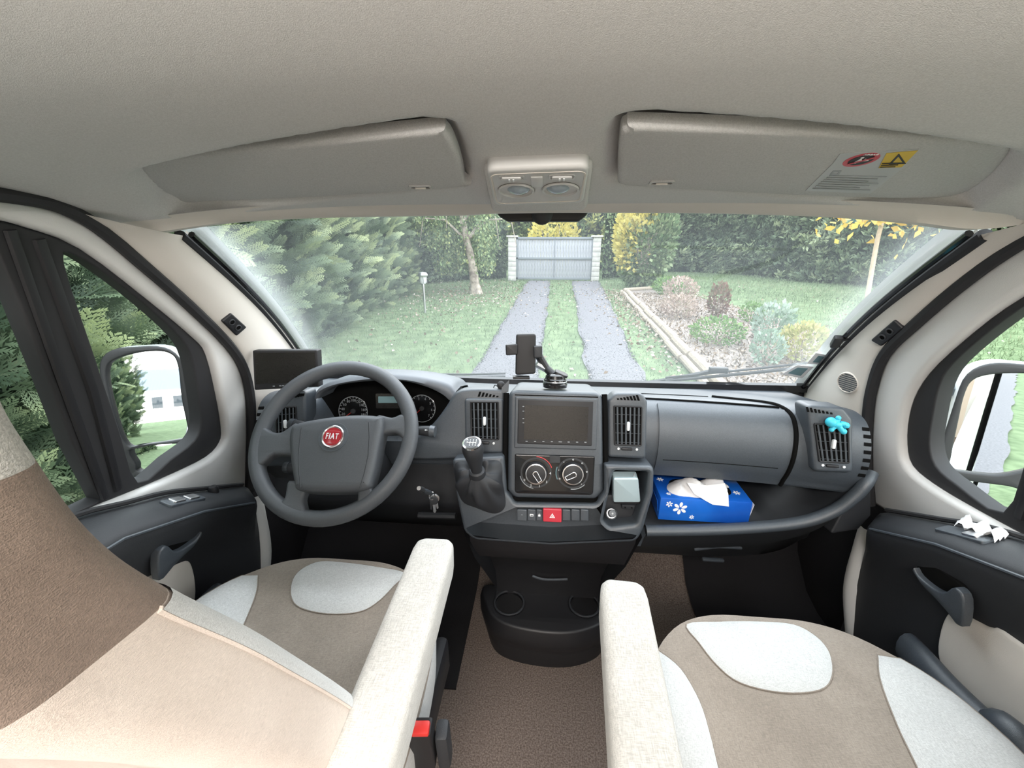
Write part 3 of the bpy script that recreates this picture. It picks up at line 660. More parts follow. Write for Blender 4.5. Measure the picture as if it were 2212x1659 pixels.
# left centre vent module, with the sweeping panel beside the instruments
modL = cat2(VF.pxs([(1090, 850), (1088, 842), (1040, 840), (1000, 842), (980, 852), (962, 880), (935, 915), (905, 940), (880, 952), (880, 990), (975, 992), (1085, 986), (1090, 970)]), 4, True)
mL = MB().plate(modL, VF, .05, .008, w0=.0).build('centre_vent_panel', 'dash', dash)
vmL = rpoly(VF.pxs([(1004, 860), (1088, 860), (1088, 978), (1006, 976)]), .010)
mL2 = MB().plate(vmL, VF, .03, .006, w0=.007).build('vent_housing', 'dash', dash)
vent(mL2, VF.sub(0, 0, .007), VF.pxs([(1020, 869), (1075, 869), (1076, 946), (1022, 944)]))
vmR = rpoly(VF.pxs([(1312, 864), (1328, 848), (1386, 848), (1397, 866), (1394, 990), (1312, 986)]), [.012, .02, .02, .012, .01, .01])
mR = MB().plate(vmR, VF, .05, .008, w0=.010).build('vent_housing', 'dash', dash)
vent(mR, VF.sub(0, 0, .010), VF.pxs([(1327, 877), (1382, 879), (1381, 958), (1328, 956)]))
# right corner vent, turned towards the cabin
ca = VF.at(1790, 955); RF = Frame((.685, .925, .70), (1, -.10, 0), (0, .16, 1))
vmC = rpoly(RF.pxs([(1740, 874), (1822, 880), (1842, 905), (1842, 1022), (1757, 1018)]), [.012, .016, .02, .012, .012])
mC = MB().plate(vmC, RF, .06, .008, w0=.004).build('vent_housing', 'dash', dash)
vent(mC, RF.sub(0, 0, .004), RF.pxs([(1758, 916), (1826, 920), (1829, 996), (1770, 993)]))
# left corner vent behind the wheel
LF = Frame((-.66, .945, .70), (1, .10, 0), (0, .16, 1))
vmD = rpoly(LF.pxs([(585, 858), (662, 843), (662, 965), (590, 968)]), .012)
mD = MB().plate(vmD, LF, .06, .008, w0=.004).build('vent_housing', 'dash', dash)
vent(mD, LF.sub(0, 0, .004), LF.pxs([(600, 882), (640, 879), (641, 945), (602, 948)]), n=5)
# slots over the vents
for pts, n in ((((1036, 846), (1076, 849), 1), 6), (((1340, 858), (1378, 853), -1), 7), (((1738, 880), (1795, 886), 1), 7), (((640, 853), (672, 850), 1), 5)):
    pass
def bars(par, fr, w, a, b, n, h0, h1, lean):
    for k in range(n):
        s = k / (n - 1); x = a[0] + (b[0] - a[0]) * s; y = a[1] + (b[1] - a[1]) * s; h = h0 + (h1 - h0) * s
        MB().plate(fr.pxs([(x - 2.4 + lean * h, y - h), (x + 2.2 + lean * h, y - h), (x + 2.4, y), (x - 2.4, y)]), fr, .001, w0=w).build('defrost_slot', 'void', par)
bars(mL, VF, .0010, (1034, 857), (1074, 858), 6, 11, 3, .35); bars(mR, VF, .0110, (1334, 862), (1378, 864), 7, 3, 12, -.35)
bars(mC, RF, .0050, (1744, 889), (1794, 894), 7, 11, 4, -.3); bars(mD, LF, .0050, (640, 858), (656, 855), 4, 9, 6, .3)
# side demister strips at both ends
for sg in (-1, 1):
    for k in range(7):
        t_ = 4.25 + k * .34; MB().tube([So(sg * .738, t_, .0004), So(sg * .7515, t_, .0004)], .0048, 6, flat=.3, up=Sn(sg * .74, t_)).build('side_slot', 'void', dash)
# open shelf with its curved lip ------------------------------------
lipp = [(1395, 1146), (1500, 1145), (1620, 1140), (1730, 1128), (1800, 1104), (1845, 1072), (1870, 1044), (1881, 1022)]
def lipY(x): return .935 - .02 * max(0, (x - .5) / .25) ** 2 
lip = cat([PY(x, y, Y_) for (x, y), Y_ in zip(lipp, (.935, .935, .935, .930, .924, .920, .922, .938))], 6)
MB().tube(lip, .0165, 12, flat=.85).build('shelf_lip', 'dash', dash, smooth=60)
rows = [[p + V((0, .0, .004)), V((p.x, 1.02, max(.442, p.z - .01) if p.z > .47 else .445)), V((p.x, 1.20, max(.445, p.z - .02) if p.z > .47 else .447)), V((p.x, 1.24, .56))] for p in lip]
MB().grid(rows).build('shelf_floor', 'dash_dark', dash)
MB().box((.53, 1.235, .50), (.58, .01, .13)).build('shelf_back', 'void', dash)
rows = [[p + V((0, -.003, -.012)), p + V((0, .012, -.035)), p + V((0, .03, -.075)), V((p.x * .995, 1.03, max(.30, p.z - .15))), V((p.x * .99, 1.07, .245 + max(0, p.z - .45) * .5)), V((p.x * .99, 1.2, .24))] for p in lip]
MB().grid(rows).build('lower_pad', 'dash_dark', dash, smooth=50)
KF = tilt(1.05, .27, .985, .38)
MB().tube([onY(x, y, lambda X: 1.0) for x, y in ((1500, 1187), (1552, 1181), (1602, 1184))], .004, 6).build('latch', 'dash', dash)
a = onY(1540, 1209, lambda X: 1.025); MB().box(a, (.062, .012, .010), .004).build('latch', 'dash', dash)
m = MB().tube([onY(x, y, lambda X: .975) for x, y in ((1425, 1166), (1520, 1166), (1640, 1162), (1720, 1150))], .002, 5); m.build('seam', 'void', dash)
cpF = tilt(.915, .45, .935, .62); MB().plate(rpoly(cpF.pxs([(1842, 1026), (1890, 1028), (1890, 1120), (1862, 1150), (1800, 1160), (1822, 1120), (1850, 1080), (1862, 1050)]), .006), cpF, .03, .004, w0=-.012).build('corner_panel', 'dash_dark', dash)
# driver side lower panels
rows = []
for i in range(25):
    x = -.775 + .60 * i / 24; rows.append([S(x, 7.6) + V((0, .0, .005)), V((x, .99, .50)), V((x, .975, .46)), V((x, .985, .43)), V((x, 1.04, .36)), V((x, 1.10, .28)), V((x, 1.2, .27))])
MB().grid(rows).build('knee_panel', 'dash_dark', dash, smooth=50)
a = PY(985, 1112, .955); MB().tube([PY(905, 1112, .965), PY(985, 1114, .955)], .011, 8, flat=.8).build('knee_ledge', 'dash_dark', dash)
# instrument binnacle -----------------------------------------------
HFm = tilt(.985, .70, 1.0, .85)
lo = cat2(HFm.pxs([(688, 862), (700, 846), (735, 832), (800, 824), (870, 824), (920, 836), (955, 852), (972, 866)]), 6)
hi = cat2(HFm.pxs([(680, 858), (690, 838), (730, 822), (800, 810), (870, 812), (925, 820), (968, 832), (984, 848)]), 6)
rows = []
for (lu, lv), (hu, hv) in zip(lo, hi):
    L, H = HFm.pt(lu, lv), HFm.pt(hu, hv); up = (H - L)
    rows.append([L + V((0, .16, -.02)), L + V((0, .005, 0)), L + V((0, -.004, .003)), L + up * .5 + V((0, -.008, 0)), H + V((0, -.002, -.001)), H + V((0, .010, .001)), H + V((0, .07, -.006)), H + V((0, .16, -.035)), H + V((0, .20, -.07))])
MB().grid(rows).build('instrument_hood', 'hood_grey', dash, smooth=60)
CF = tilt(1.03, .60, 1.085, .82)
cl = cat2(CF.pxs([(686, 870), (720, 832), (800, 820), (880, 822), (950, 848), (972, 868), (930, 925), (880, 945), (740, 930), (695, 915)]), 4, True)
clu = MB().plate(cl, CF, .02, .004).build('instrument_cluster', 'void', dash)
def dial(px, py, r, nm, numbers, needle):
    u, v = CF.px(px, py); f = CF.sub(u, v, 0)
    d = MB().lathe([(r, 0), (r, .003), (r * .93, .004), (r * .92, .0015), (0, .0015)], f, seg=40).build(nm, 'black_gloss', clu)
    MB().plate(ell(0, 0, r * .97, n=40), f, .001, holes=[ell(0, 0, r * .93, n=40)], w0=.0042).build('ring', 'grey_print', clu)
    n = len(numbers)
    for k, s in enumerate(numbers):
        a = math.radians(225 - 270 * k / (n - 1)); text(s, f, math.cos(a) * r * .70, math.sin(a) * r * .70, r * .24, 'grey_print', clu, 'dial_number', .0024)
    for k in range(2 * n - 1):
        a = math.radians(225 - 270 * k / (2 * n - 2)); c, s_ = math.cos(a), math.sin(a)
        MB().tube([f.pt(c * r * .84, s_ * r * .84, .0026), f.pt(c * r * .91, s_ * r * .91, .0026)], .0006, 4).build('tick', 'white_print', clu)
    a = math.radians(needle); MB().tube([f.pt(0, 0, .004), f.pt(math.cos(a) * r * .75, math.sin(a) * r * .75, .004)], [.0012, .0005], 5).build('needle', 'buckle_red', clu)
    MB().lathe([(r * .16, .001), (r * .16, .006), (0, .0065)], f, seg=16).build('needle_hub', 'dash_dark', clu)
dial(764, 888, .044, 'speedometer', ['0', '20', '40', '60', '80', '100', '120', '140', '160', '180', '200'], 215)
dial(912, 882, .040, 'rev_counter', ['0', '1', '2', '3', '4', '5', '6', '7'], 222)
MB().plate(rpoly(CF.pxs([(812, 850), (872, 850), (874, 882), (813, 882)]), .003), CF, .002, w0=.0025).build('trip_display', 'screen', clu)
MB().plate(rpoly(CF.pxs([(818, 856), (866, 856), (867, 870), (818, 870)]), .002), CF, .001, w0=.0032).build('display_glass', 'teal_print', clu)
# centre tower with the radio ---------------------------------------
TF = tilt(.885, .52, .953, .79)
twr = rpoly(TF.pxs([(1098, 842), (1302, 848), (1304, 1062), (1288, 1080), (1112, 1077), (1096, 1060)]), [.022, .022, .012, .02, .02, .012])
tower = MB().plate(twr, TF, .24, .012, w0=0).build('centre_panel', 'dash', dash)
for L in ([(1093, 850), (1091, 940), (1092, 1060), (1110, 1084)], [(1307, 853), (1309, 940), (1308, 1062), (1290, 1086)]):
    MB().tube(cat([TF.at(x, y, -.012) for x, y in L], 6), .007, 6).build('groove', 'void', tower)
MB().tube(cat([TF.at(x, y, -.012) for x, y in ((1110, 1084), (1200, 1087), (1290, 1086))], 6), .008, 6).build('groove', 'void', tower)
m = MB().tube([TF.at(1112, 853, .0), TF.at(1292, 858, .0)], .0014, 5); m.build('seam', 'void', tower)
bez = MB().plate(rpoly(TF.pxs([(1113, 856), (1291, 861), (1288, 972), (1111, 967)]), .004), TF, .01, .003, w0=.004).build('radio_surround', 'dash', dash)
rad = MB().plate(rpoly(TF.pxs([(1120, 861), (1281, 866), (1278, 962), (1118, 957)]), .003), TF, .012, .002, w0=.008).build('radio', 'black', dash)
MB().plate(rpoly(TF.pxs([(1134, 874), (1271, 878), (1268, 951), (1132, 947)]), .002), TF, .002, w0=.0092).build('touchscreen', 'screen', rad)
for y in (877, 887, 903, 912):
    u, v = TF.px(1131 if y > 880 else 1131, y); MB().box((u, v, .0088), (.004, .0018, .001), fr=TF).build('radio_mark', 'grey_print', rad)
for k in range(8):
    u, v = TF.px(1138 + k * 18, 951.5 + .3 * k); MB().box((u, v, .0092), (.008 if k == 4 else .005, .0018, .001), fr=TF).build('radio_button', 'grey_print', rad)
hv = MB().plate(rpoly(TF.pxs([(1112, 980), (1285, 985), (1281, 1069), (1112, 1065)]), [.004, .004, .010, .010]), TF, .01, .003, w0=.004).build('heater_panel', 'black_gloss', dash)
hf = TF.sub(0, 0, .004)
MB().plate(rpoly(hf.pxs([(1187, 984), (1210, 985), (1210, 1000), (1187, 1000)]), .002), hf, .002, .0006, w0=.0015).build('heater_window', 'dash_dark', hv)
def knob(px, py, ang, marks):
    u, v = hf.px(px, py); f = hf.sub(u, v)
    MB().plate(ell(0, 0, .0385, n=36), f, .002, holes=[ell(0, 0, .034, n=36)], w0=.0012).build('dial_ring', 'dash_dark', hv)
    k = MB().lathe([(.029, 0), (.027, .010), (.025, .013), (.0235, .0135)], f, seg=36).build('heater_knob', 'black', hv)
    MB().lathe([(.0248, .0120), (.0255, .0138), (.0232, .0142), (.0228, .013)], f, seg=36).build('knob_ring', 'chrome', k)
    MB().lathe([(.0228, .013), (0, .0135)], f, seg=30).build('knob_face', 'dash_dark', k)
    g = Frame(f.pt(0, 0, .0135), f.ex * math.cos(ang) + f.ey * math.sin(ang), f.ey * math.cos(ang) - f.ex * math.sin(ang))
    p = [(-.006 + .0, 0)] + []
    po = rpoly([(-.009, -.0075), (.021, -.0055), (.021, .0055), (-.009, .0075)], [.007, .002, .002, .007]); pi_ = rpoly([(-.006, -.0050), (.018, -.0036), (.018, .0036), (-.006, .0050)], [.0048, .001, .001, .0048])
    MB().plate(po, g, .006, .001, [pi_], w0=.0065).build('pointer_edge', 'chrome', k); MB().plate(pi_, g, .005, w0=.006).build('pointer', 'black', k)
    for a, s in marks:
        a = math.radians(a); text(s, f, .0345 * math.cos(a), .0345 * math.sin(a), .0085, 'white_print', hv, 'heater_mark', .0014)
    return k
knob(1158, 1021, math.radians(-58), [(215, '0'), (250, '2'), (285, '1'), (320, '3'), (0, '4')]); knob(1237, 1022, math.radians(208), [(205, 'o'), (170, '•'), (130, '•'), (90, 'o'), (50, 'o'), (10, 'o'), (310, '•')])
for (px, py, a0, a1, c) in ((1158, 1021, 195, 262, 'grey_print'), (1237, 1022, 265, 318, 'grey_print'), (1158, 1021, 20, 90, 'red_print'), (1237, 1022, 160, 205, 'teal_print')):
    u, v = hf.px(px, py); MB().tube([hf.pt(u + .0405 * math.cos(math.radians(a0 + (a1 - a0) * k / 10)), v + .0405 * math.sin(math.radians(a0 + (a1 - a0) * k / 10)), .0006) for k in range(11)], .0011, 4).build('dial_arc', c, hv)
# lower console with switches, gear plate and cubby ------------------
LF2 = tilt(.858, .42, .900, .64)
cout = rpoly(LF2.pxs([(976, 992), (1088, 986), (1094, 1064), (1112, 1088), (1288, 1091), (1306, 1064), (1306, 1004), (1414, 1008), (1412, 1066), (1390, 1146), (1376, 1172), (1190, 1180), (1024, 1168), (1002, 1150), (986, 1076)]), [.012, .008, .012, .016, .016, .012, .006, .014, .02, .02, .03, .05, .04, .03, .02])
hole = rpoly(LF2.pxs([(1326, 1018), (1401, 1020), (1396, 1072), (1374, 1134), (1318, 1140), (1303, 1126), (1316, 1066)]), [.008, .008, .01, .014, .012, .012, .01])
con = MB().plate(cout, LF2, .10, .009, [hole]).build('console', 'dash', dash)
MB().plate(rpoly(LF2.pxs([(1316, 1010), (1408, 1010), (1400, 1072), (1378, 1142), (1308, 1146), (1296, 1128), (1308, 1066)]), .01), LF2, .004, w0=-.085).build('cubby_back', 'void', con)
m = MB(); m.plate(rpoly(LF2.pxs([(1316, 1085), (1392, 1085), (1374, 1136), (1318, 1142), (1303, 1126)]), .01), Frame(LF2.pt(0, 0, -.045), LF2.ex, LF2.ey), .03, .004); m.build('cubby_floor', 'dash_dark', con)
# lower apron of the console down to the cup holder
ap = [LF2.at(x, y, -.012) for x, y in ((1012, 1160), (1100, 1172), (1190, 1176), (1290, 1172), (1378, 1166))]
rows = []
for k, p in enumerate(ap):
    s = (k - 2) / 2; rows.append([p, p + V((0, .01, -.03)), V((p.x * .9 + .002, .885, .36)), V((.02 + .17 * s, .955, .31)), V((.02 + .155 * s, .985, .22)), V((.02 + .15 * s, .995, .10)), V((.02 + .15 * s, .995, 0))])
MB().grid([list(c) for c in zip(*rows)]).build('console_apron', 'black', dash, smooth=60)
for sg in (-1, 1):
    MB().grid([[V((.02 + sg * .225, .87, .46)), V((.02 + sg * .225, 1.2, .50))], [V((.02 + sg * .20, .90, .34)), V((.02 + sg * .2, 1.2, .34))], [V((.02 + sg * .155, .95, .2)), V((.02 + sg * .155, 1.3, .2))], [V((.02 + sg * .15, .95, 0)), V((.02 + sg * .15, 1.3, 0))]]).build('console_side', 'black', dash)
MB().box(PY(1193, 1192, .925), (.058, .008, .022), .003).build('socket_flap', 'dash_dark', dash); a = PY(1187, 1250, .945)
MB().tube(cat([PY(x, y, .93) for x, y in ((1150, 1244), (1168, 1250), (1190, 1252), (1226, 1251))], 4), .0032, 6).build('pull_lip', 'dash', dash)
# switch row
SWF = LF2.sub(0, 0, .0)
sw = [1116, 1139, 1158, 1172, 1214, 1233, 1253, 1272]
for k in range(7):
    x0, x1 = sw[k] + 1, sw[k + 1] - 1; y0, y1 = (1098, 1124) if k == 3 else (1101, 1123)
    if k == 3:
        b = MB().plate(rpoly(SWF.pxs([(x0, y0 - 1), (x1, y0 + 1), (x1, y1 + 3), (x0, y1 + 1)]), .003), SWF, .01, .002, w0=.005).build('hazard_switch', 'red_plastic', con, label='red hazard warning switch')
        u, v = SWF.px((x0 + x1) / 2, (y0 + y1) / 2 + 1); f = SWF.sub(u, v, .005); MB().plate([(-.0068, -.0055), (.0068, -.0055), (0, .0065)], f, .001, holes=[[(-.0042, -.004), (.0042, -.004), (0, .0032)]], w0=.0006).build('hazard_triangle', 'white_print', b)
        MB().plate([(-.0022, -.0028), (.0022, -.0028), (0, .0012)], f, .001, w0=.0006).build('hazard_triangle', 'white_print', b)
    else:
        b = MB().plate(rpoly(SWF.pxs([(x0, y0 - 1), (x1, y0), (x1, y1 + 2), (x0, y1 + 1)]), .0025), SWF, .008, .0015, w0=.0018).build('switch_button', 'dash', con)
        u, v = SWF.px((x0 + x1) / 2, (y0 + y1) / 2); f = SWF.sub(u, v, .0018)
        if k == 1: MB().plate(rpoly(rect(-.0045, -.003, .0045, .003), .001), f, .001, holes=[rpoly(rect(-.003, -.0018, .003, .0004), .0005)], w0=.0005).build('icon', 'white_print', b)
        if k == 2:
            MB().plate(rpoly(rect(-.0028, -.0035, .0028, .0008), .0006), f, .001, w0=.0005).build('icon', 'white_print', b); MB().tube([f.pt(.0018 * math.cos(a), .001 + .0022 * math.sin(a), .0003) for a in np.linspace(0, math.pi, 7)], .0005, 4).build('icon', 'white_print', b)
        if k == 0: text('*', f, 0, -.001, .009, 'grey_print', b, 'icon', .0004)
# ------------------------------------------------------------------ steering wheel
sw_c = V((-.48, .822, .724)); SWW = Frame(sw_c, (1, 0, 0), (0, math.sin(math.radians(43)), math.cos(math.radians(43))))
wheel = thing('steering_wheel', 'grey four-spoke steering wheel with a round red emblem', 'steering wheel', tuple(sw_c))
MB().tube([SWW.pt(.1775 * math.cos(2 * math.pi * k / 64), .1775 * math.sin(2 * math.pi * k / 64)) for k in range(64)], .0172, 14, closed=True, up=SWW.n, flat=1.05).build('rim', 'wheel', wheel, smooth=80)
padp = SWW.sub(0, 0, .02)
po = cat2(padp.pxs([(640, 918), (690, 906), (760, 898), (818, 900), (829, 912), (820, 965), (806, 1030), (790, 1058), (715, 1064), (648, 1060), (637, 1040), (629, 985), (628, 940)]), 5, True)
pad = MB().plate(po, padp, .045, .014, w0=.012, seg=4).build('airbag_cover', 'wheel', wheel)
def spoke(pts, nm='spoke', w0=.014, th=.022, mt='wheel'):
    return MB().plate(cat2(SWW.pxs(pts), 4, True), SWW, th, .007, w0=w0).build(nm, mt, wheel)
spoke([(552, 945), (566, 920), (592, 935), (615, 936), (650, 918), (660, 985), (600, 985), (566, 1010), (550, 990)])
spoke([(815, 903), (850, 905), (872, 898), (888, 915), (884, 960), (858, 938), (820, 945), (800, 960)])
spoke([(630, 1040), (665, 1055), (660, 1080), (665, 1112), (640, 1110), (600, 1090), (620, 1078)])
spoke([(780, 1050), (808, 1040), (808, 1062), (838, 1050), (825, 1075), (790, 1100), (760, 1112), (775, 1085)])
bp = padp.sub(0, 0, .012)
for a, b in (((652, 918), (650, 1058)), ((796, 906), (775, 1060))):
    L = [(a[0] + (b[0] - a[0]) * t + (-6 if a[0] < 700 else 10) * math.sin(math.pi * t), a[1] + (b[1] - a[1]) * t) for t in (0.04, .25, .5, .75, .97)]
    MB().tube([bp.at(x, y, -.0005) for x, y in L], .0012, 5).build('seam', 'dash_dark', pad)
eu, ev = bp.px(720, 944); ef = bp.sub(eu, ev, 0)
MB().lathe([(.0345, -.004), (.033, .0012), (.030, .0016), (.0265, .0004)], ef, seg=40).build('emblem_seat', 'dash', pad)
em = MB().lathe([(.026, -.002), (.0255, .004), (.0235, .0055), (.0215, .004), (0, .004)], ef, seg=40).build('emblem', 'chrome', wheel, label='chrome ringed red emblem')
sh = rpoly([(-.0165, .0125), (.0165, .0125), (.0175, 0), (.013, -.0165), (-.013, -.0165), (-.0175, 0)], [.006, .006, .01, .006, .006, .01])
MB().plate(ell(0, 0, .0205, n=36), ef, .001, w0=.0046).build('emblem_ground', 'red_emblem', em); MB().plate(sh, ef, .001, .0004, w0=.0054).build('emblem_shield', 'red_emblem', em)
text('FIAT', ef, .0, -.0005, .0185, 'white_print', em, 'emblem_letters', .0062, squash=.64, depth=.0006, bold=.0002, space=1.28)
# column and stalks
col = thing('steering_column', 'dark steering column with control stalks behind the wheel', 'steering column', tuple(SWW.pt(0, 0, -.2)))
MB().tube([SWW.pt(0, -.01, -.01), SWW.pt(0, -.012, -.06), SWW.pt(0, -.02, -.16), SWW.pt(0, -.03, -.30)], [.05, .062, .066, .06], 16).build('shroud', 'dash_dark', col)
a = SWW.pt(0, -.09, -.045); MB().box((0, -.085, -.06), (.09, .05, .05), .012, fr=SWW).build('shroud_lower', 'dash_dark', col)
def stalk(pts, r, nm='stalk', tip=None):
    p = [SWW.at(x, y, -.05) for x, y in pts]; o = MB().tube(p, r, 12).build(nm, 'dash_dark', col)
    MB().tube([p[-1], p[-1] + (p[-1] - p[-2]).normalized() * .012], [r[-1] * 1.12, r[-1] * 1.05], 12).build('stalk_tip', 'dash', o)
    return o
s1 = stalk([(690, 925), (650, 912), (628, 907), (612, 903)], [.010, .010, .013, .013]); s2 = stalk([(820, 920), (880, 916), (905, 916), (918, 917)], [.009, .009, .012, .013]); s3 = stalk([(680, 1010), (640, 1003), (615, 1000), (600, 999)], [.009, .009, .012, .012])
for s, px in ((s1, (628, 912)), (s2, (912, 918))):
    p = SWW.at(*px, -.037); f = Frame(p, SWW.ex, SWW.ey); text('o-', f, 0, 0, .008, 'white_print', s, 'stalk_mark', .001)
# ------------------------------------------------------------------ gear lever
gb, gt = V((-.155, .872, .575)), V((-.166, .842, .712))
gear = thing('gear_lever', 'short gear lever with dark knob and black gaiter left of the heater controls', 'gear lever', (-.155, .875, .54))
ax = (PY(1018, 955, .835) - gb); gt = PY(1019, 957, .825); ax = (gt - gb).normalized()
rr = V((1, 0, 0)); GF = Frame(gt, rr - ax * rr.dot(ax), ax.cross(rr)); Lg = (gt - gb).length
MB().lathe([(.0125, -Lg * .62), (.014, -Lg * .5), (.019, -Lg * .33), (.0235, -.028), (.0245, -.016), (.022, -.004), (.0195, 0)], GF, seg=28).build('knob', 'dash_dark', gear, smooth=60)
MB().lathe([(.0215, -.0045), (.0212, .0008), (.0175, .0022), (.017, .0012)], GF, seg=32).build('knob_ring', 'chrome', gear)
disc = MB().lathe([(.0172, .0012), (0, .002)], GF, seg=28).build('knob_disc', 'black_gloss', gear)
for k, c in enumerate('R135'): text(c, GF, (-.0105 + .0068 * k), .0075, .0062, 'white_print', disc, 'gear_number', .0022)
for k, c in enumerate('246'): text(c, GF, (-.0035 + .0066 * k), -.0085, .0062, 'white_print', disc, 'gear_number', .0022)
for k in range(4): MB().box((-.0103 + .0068 * k, -.0005 if k else .001, .0022), (.0011, .0085 if k else .005, .0006), fr=GF).build('gear_line', 'white_print', disc)
MB().box((.0, -.0005, .0022), (.0215, .0011, .0006), fr=GF).build('gear_line', 'white_print', disc)
MB().lathe([(.019, -Lg * .70), (.0205, -Lg * .66), (.019, -Lg * .58), (.015, -Lg * .56)], GF, seg=24).build('collar', 'dash_dark', gear)
base = LF2.pxs([(984, 1000), (1030, 996), (1080, 996), (1086, 1040), (1092, 1090), (1070, 1108), (1030, 1096), (1000, 1082), (988, 1050)])
bl = cat([LF2.pt(u, v, .004) for u, v in base], 6, True); nb = len(bl); topc = GF.pt(0, 0, -Lg * .66); rows = []
ctr = sum(bl, V()) / nb
for k in range(13):
    t = k / 12; r = []
    for j, p in enumerate(bl):
        a = math.atan2((p - ctr).dot(LF2.ey), (p - ctr).dot(LF2.ex)); q = topc + (GF.ex * math.cos(a) + GF.ey * math.sin(a)) * .0185
        c = p.lerp(q, t ** .8); out_ = (p - ctr).normalized(); fold = math.sin(a * 4 + 1 + 2 * t) * .010 * math.sin(math.pi * t) + .004 * math.sin(math.pi * t ** .7) + .007 * math.sin(a * 9 + 3) * math.sin(math.pi * t)
        r.append(c + out_ * fold + LF2.n * (.012 * math.sin(math.pi * t)))
    rows.append(r)
MB().grid(rows, closed=True).build('gaiter', 'dash_dark', gear, smooth=80)
# ------------------------------------------------------------------ cup holder unit on the floor
cup = thing('cup_holder_unit', 'black floor console with two round cup holders between the seats', 'cup holder', (.02, .9, 0))
UF = Frame((0, 0, .135), (1, 0, 0), (0, 1, 0))
top_ = cat2([tuple(PZ(x, y, .135)[:2]) for x, y in ((1046, 1262), (1110, 1266), (1190, 1268), (1300, 1268), (1318, 1290), (1314, 1330), (1290, 1352), (1240, 1366), (1180, 1366), (1110, 1354), (1066, 1334), (1048, 1300))], 4, True)
h1 = UF.px(1100, 1302); h2 = UF.px(1262, 1306)
MB().plate(top_, UF, .03, .008, [ell(*h1, .042), ell(*h2, .042)]).build('tray', 'black', cup)
ctx = (.022, .93)
rows = [[V((ctx[0] + (x - ctx[0]) * s, ctx[1] + (y - ctx[1]) * s + dy, z)) for x, y in top_] for s, z, dy in ((1.0, .128, 0), (1.03, .105, -.004), (1.03, .075, -.004), (.99, .062, 0), (1.0, .05, -.0), (.96, .02, 0), (.95, .0, .0))]
MB().grid(rows, closed=True).build('body', 'black', cup, smooth=40)
for h in (h1, h2): MB().lathe([(.042, 0), (.040, -.05), (.034, -.1), (0, -.1)], Frame((0, 0, .132), (1, 0, 0), (0, 1, 0)), *h, seg=28).build('cup_well', 'black_gloss', cup); 
for h in (h1, h2): MB().plate(ell(*h, .046, n=32), UF, .004, .0015, [ell(*h, .0405, n=32)], w0=.004).build('cup_rim', 'dash_dark', cup)
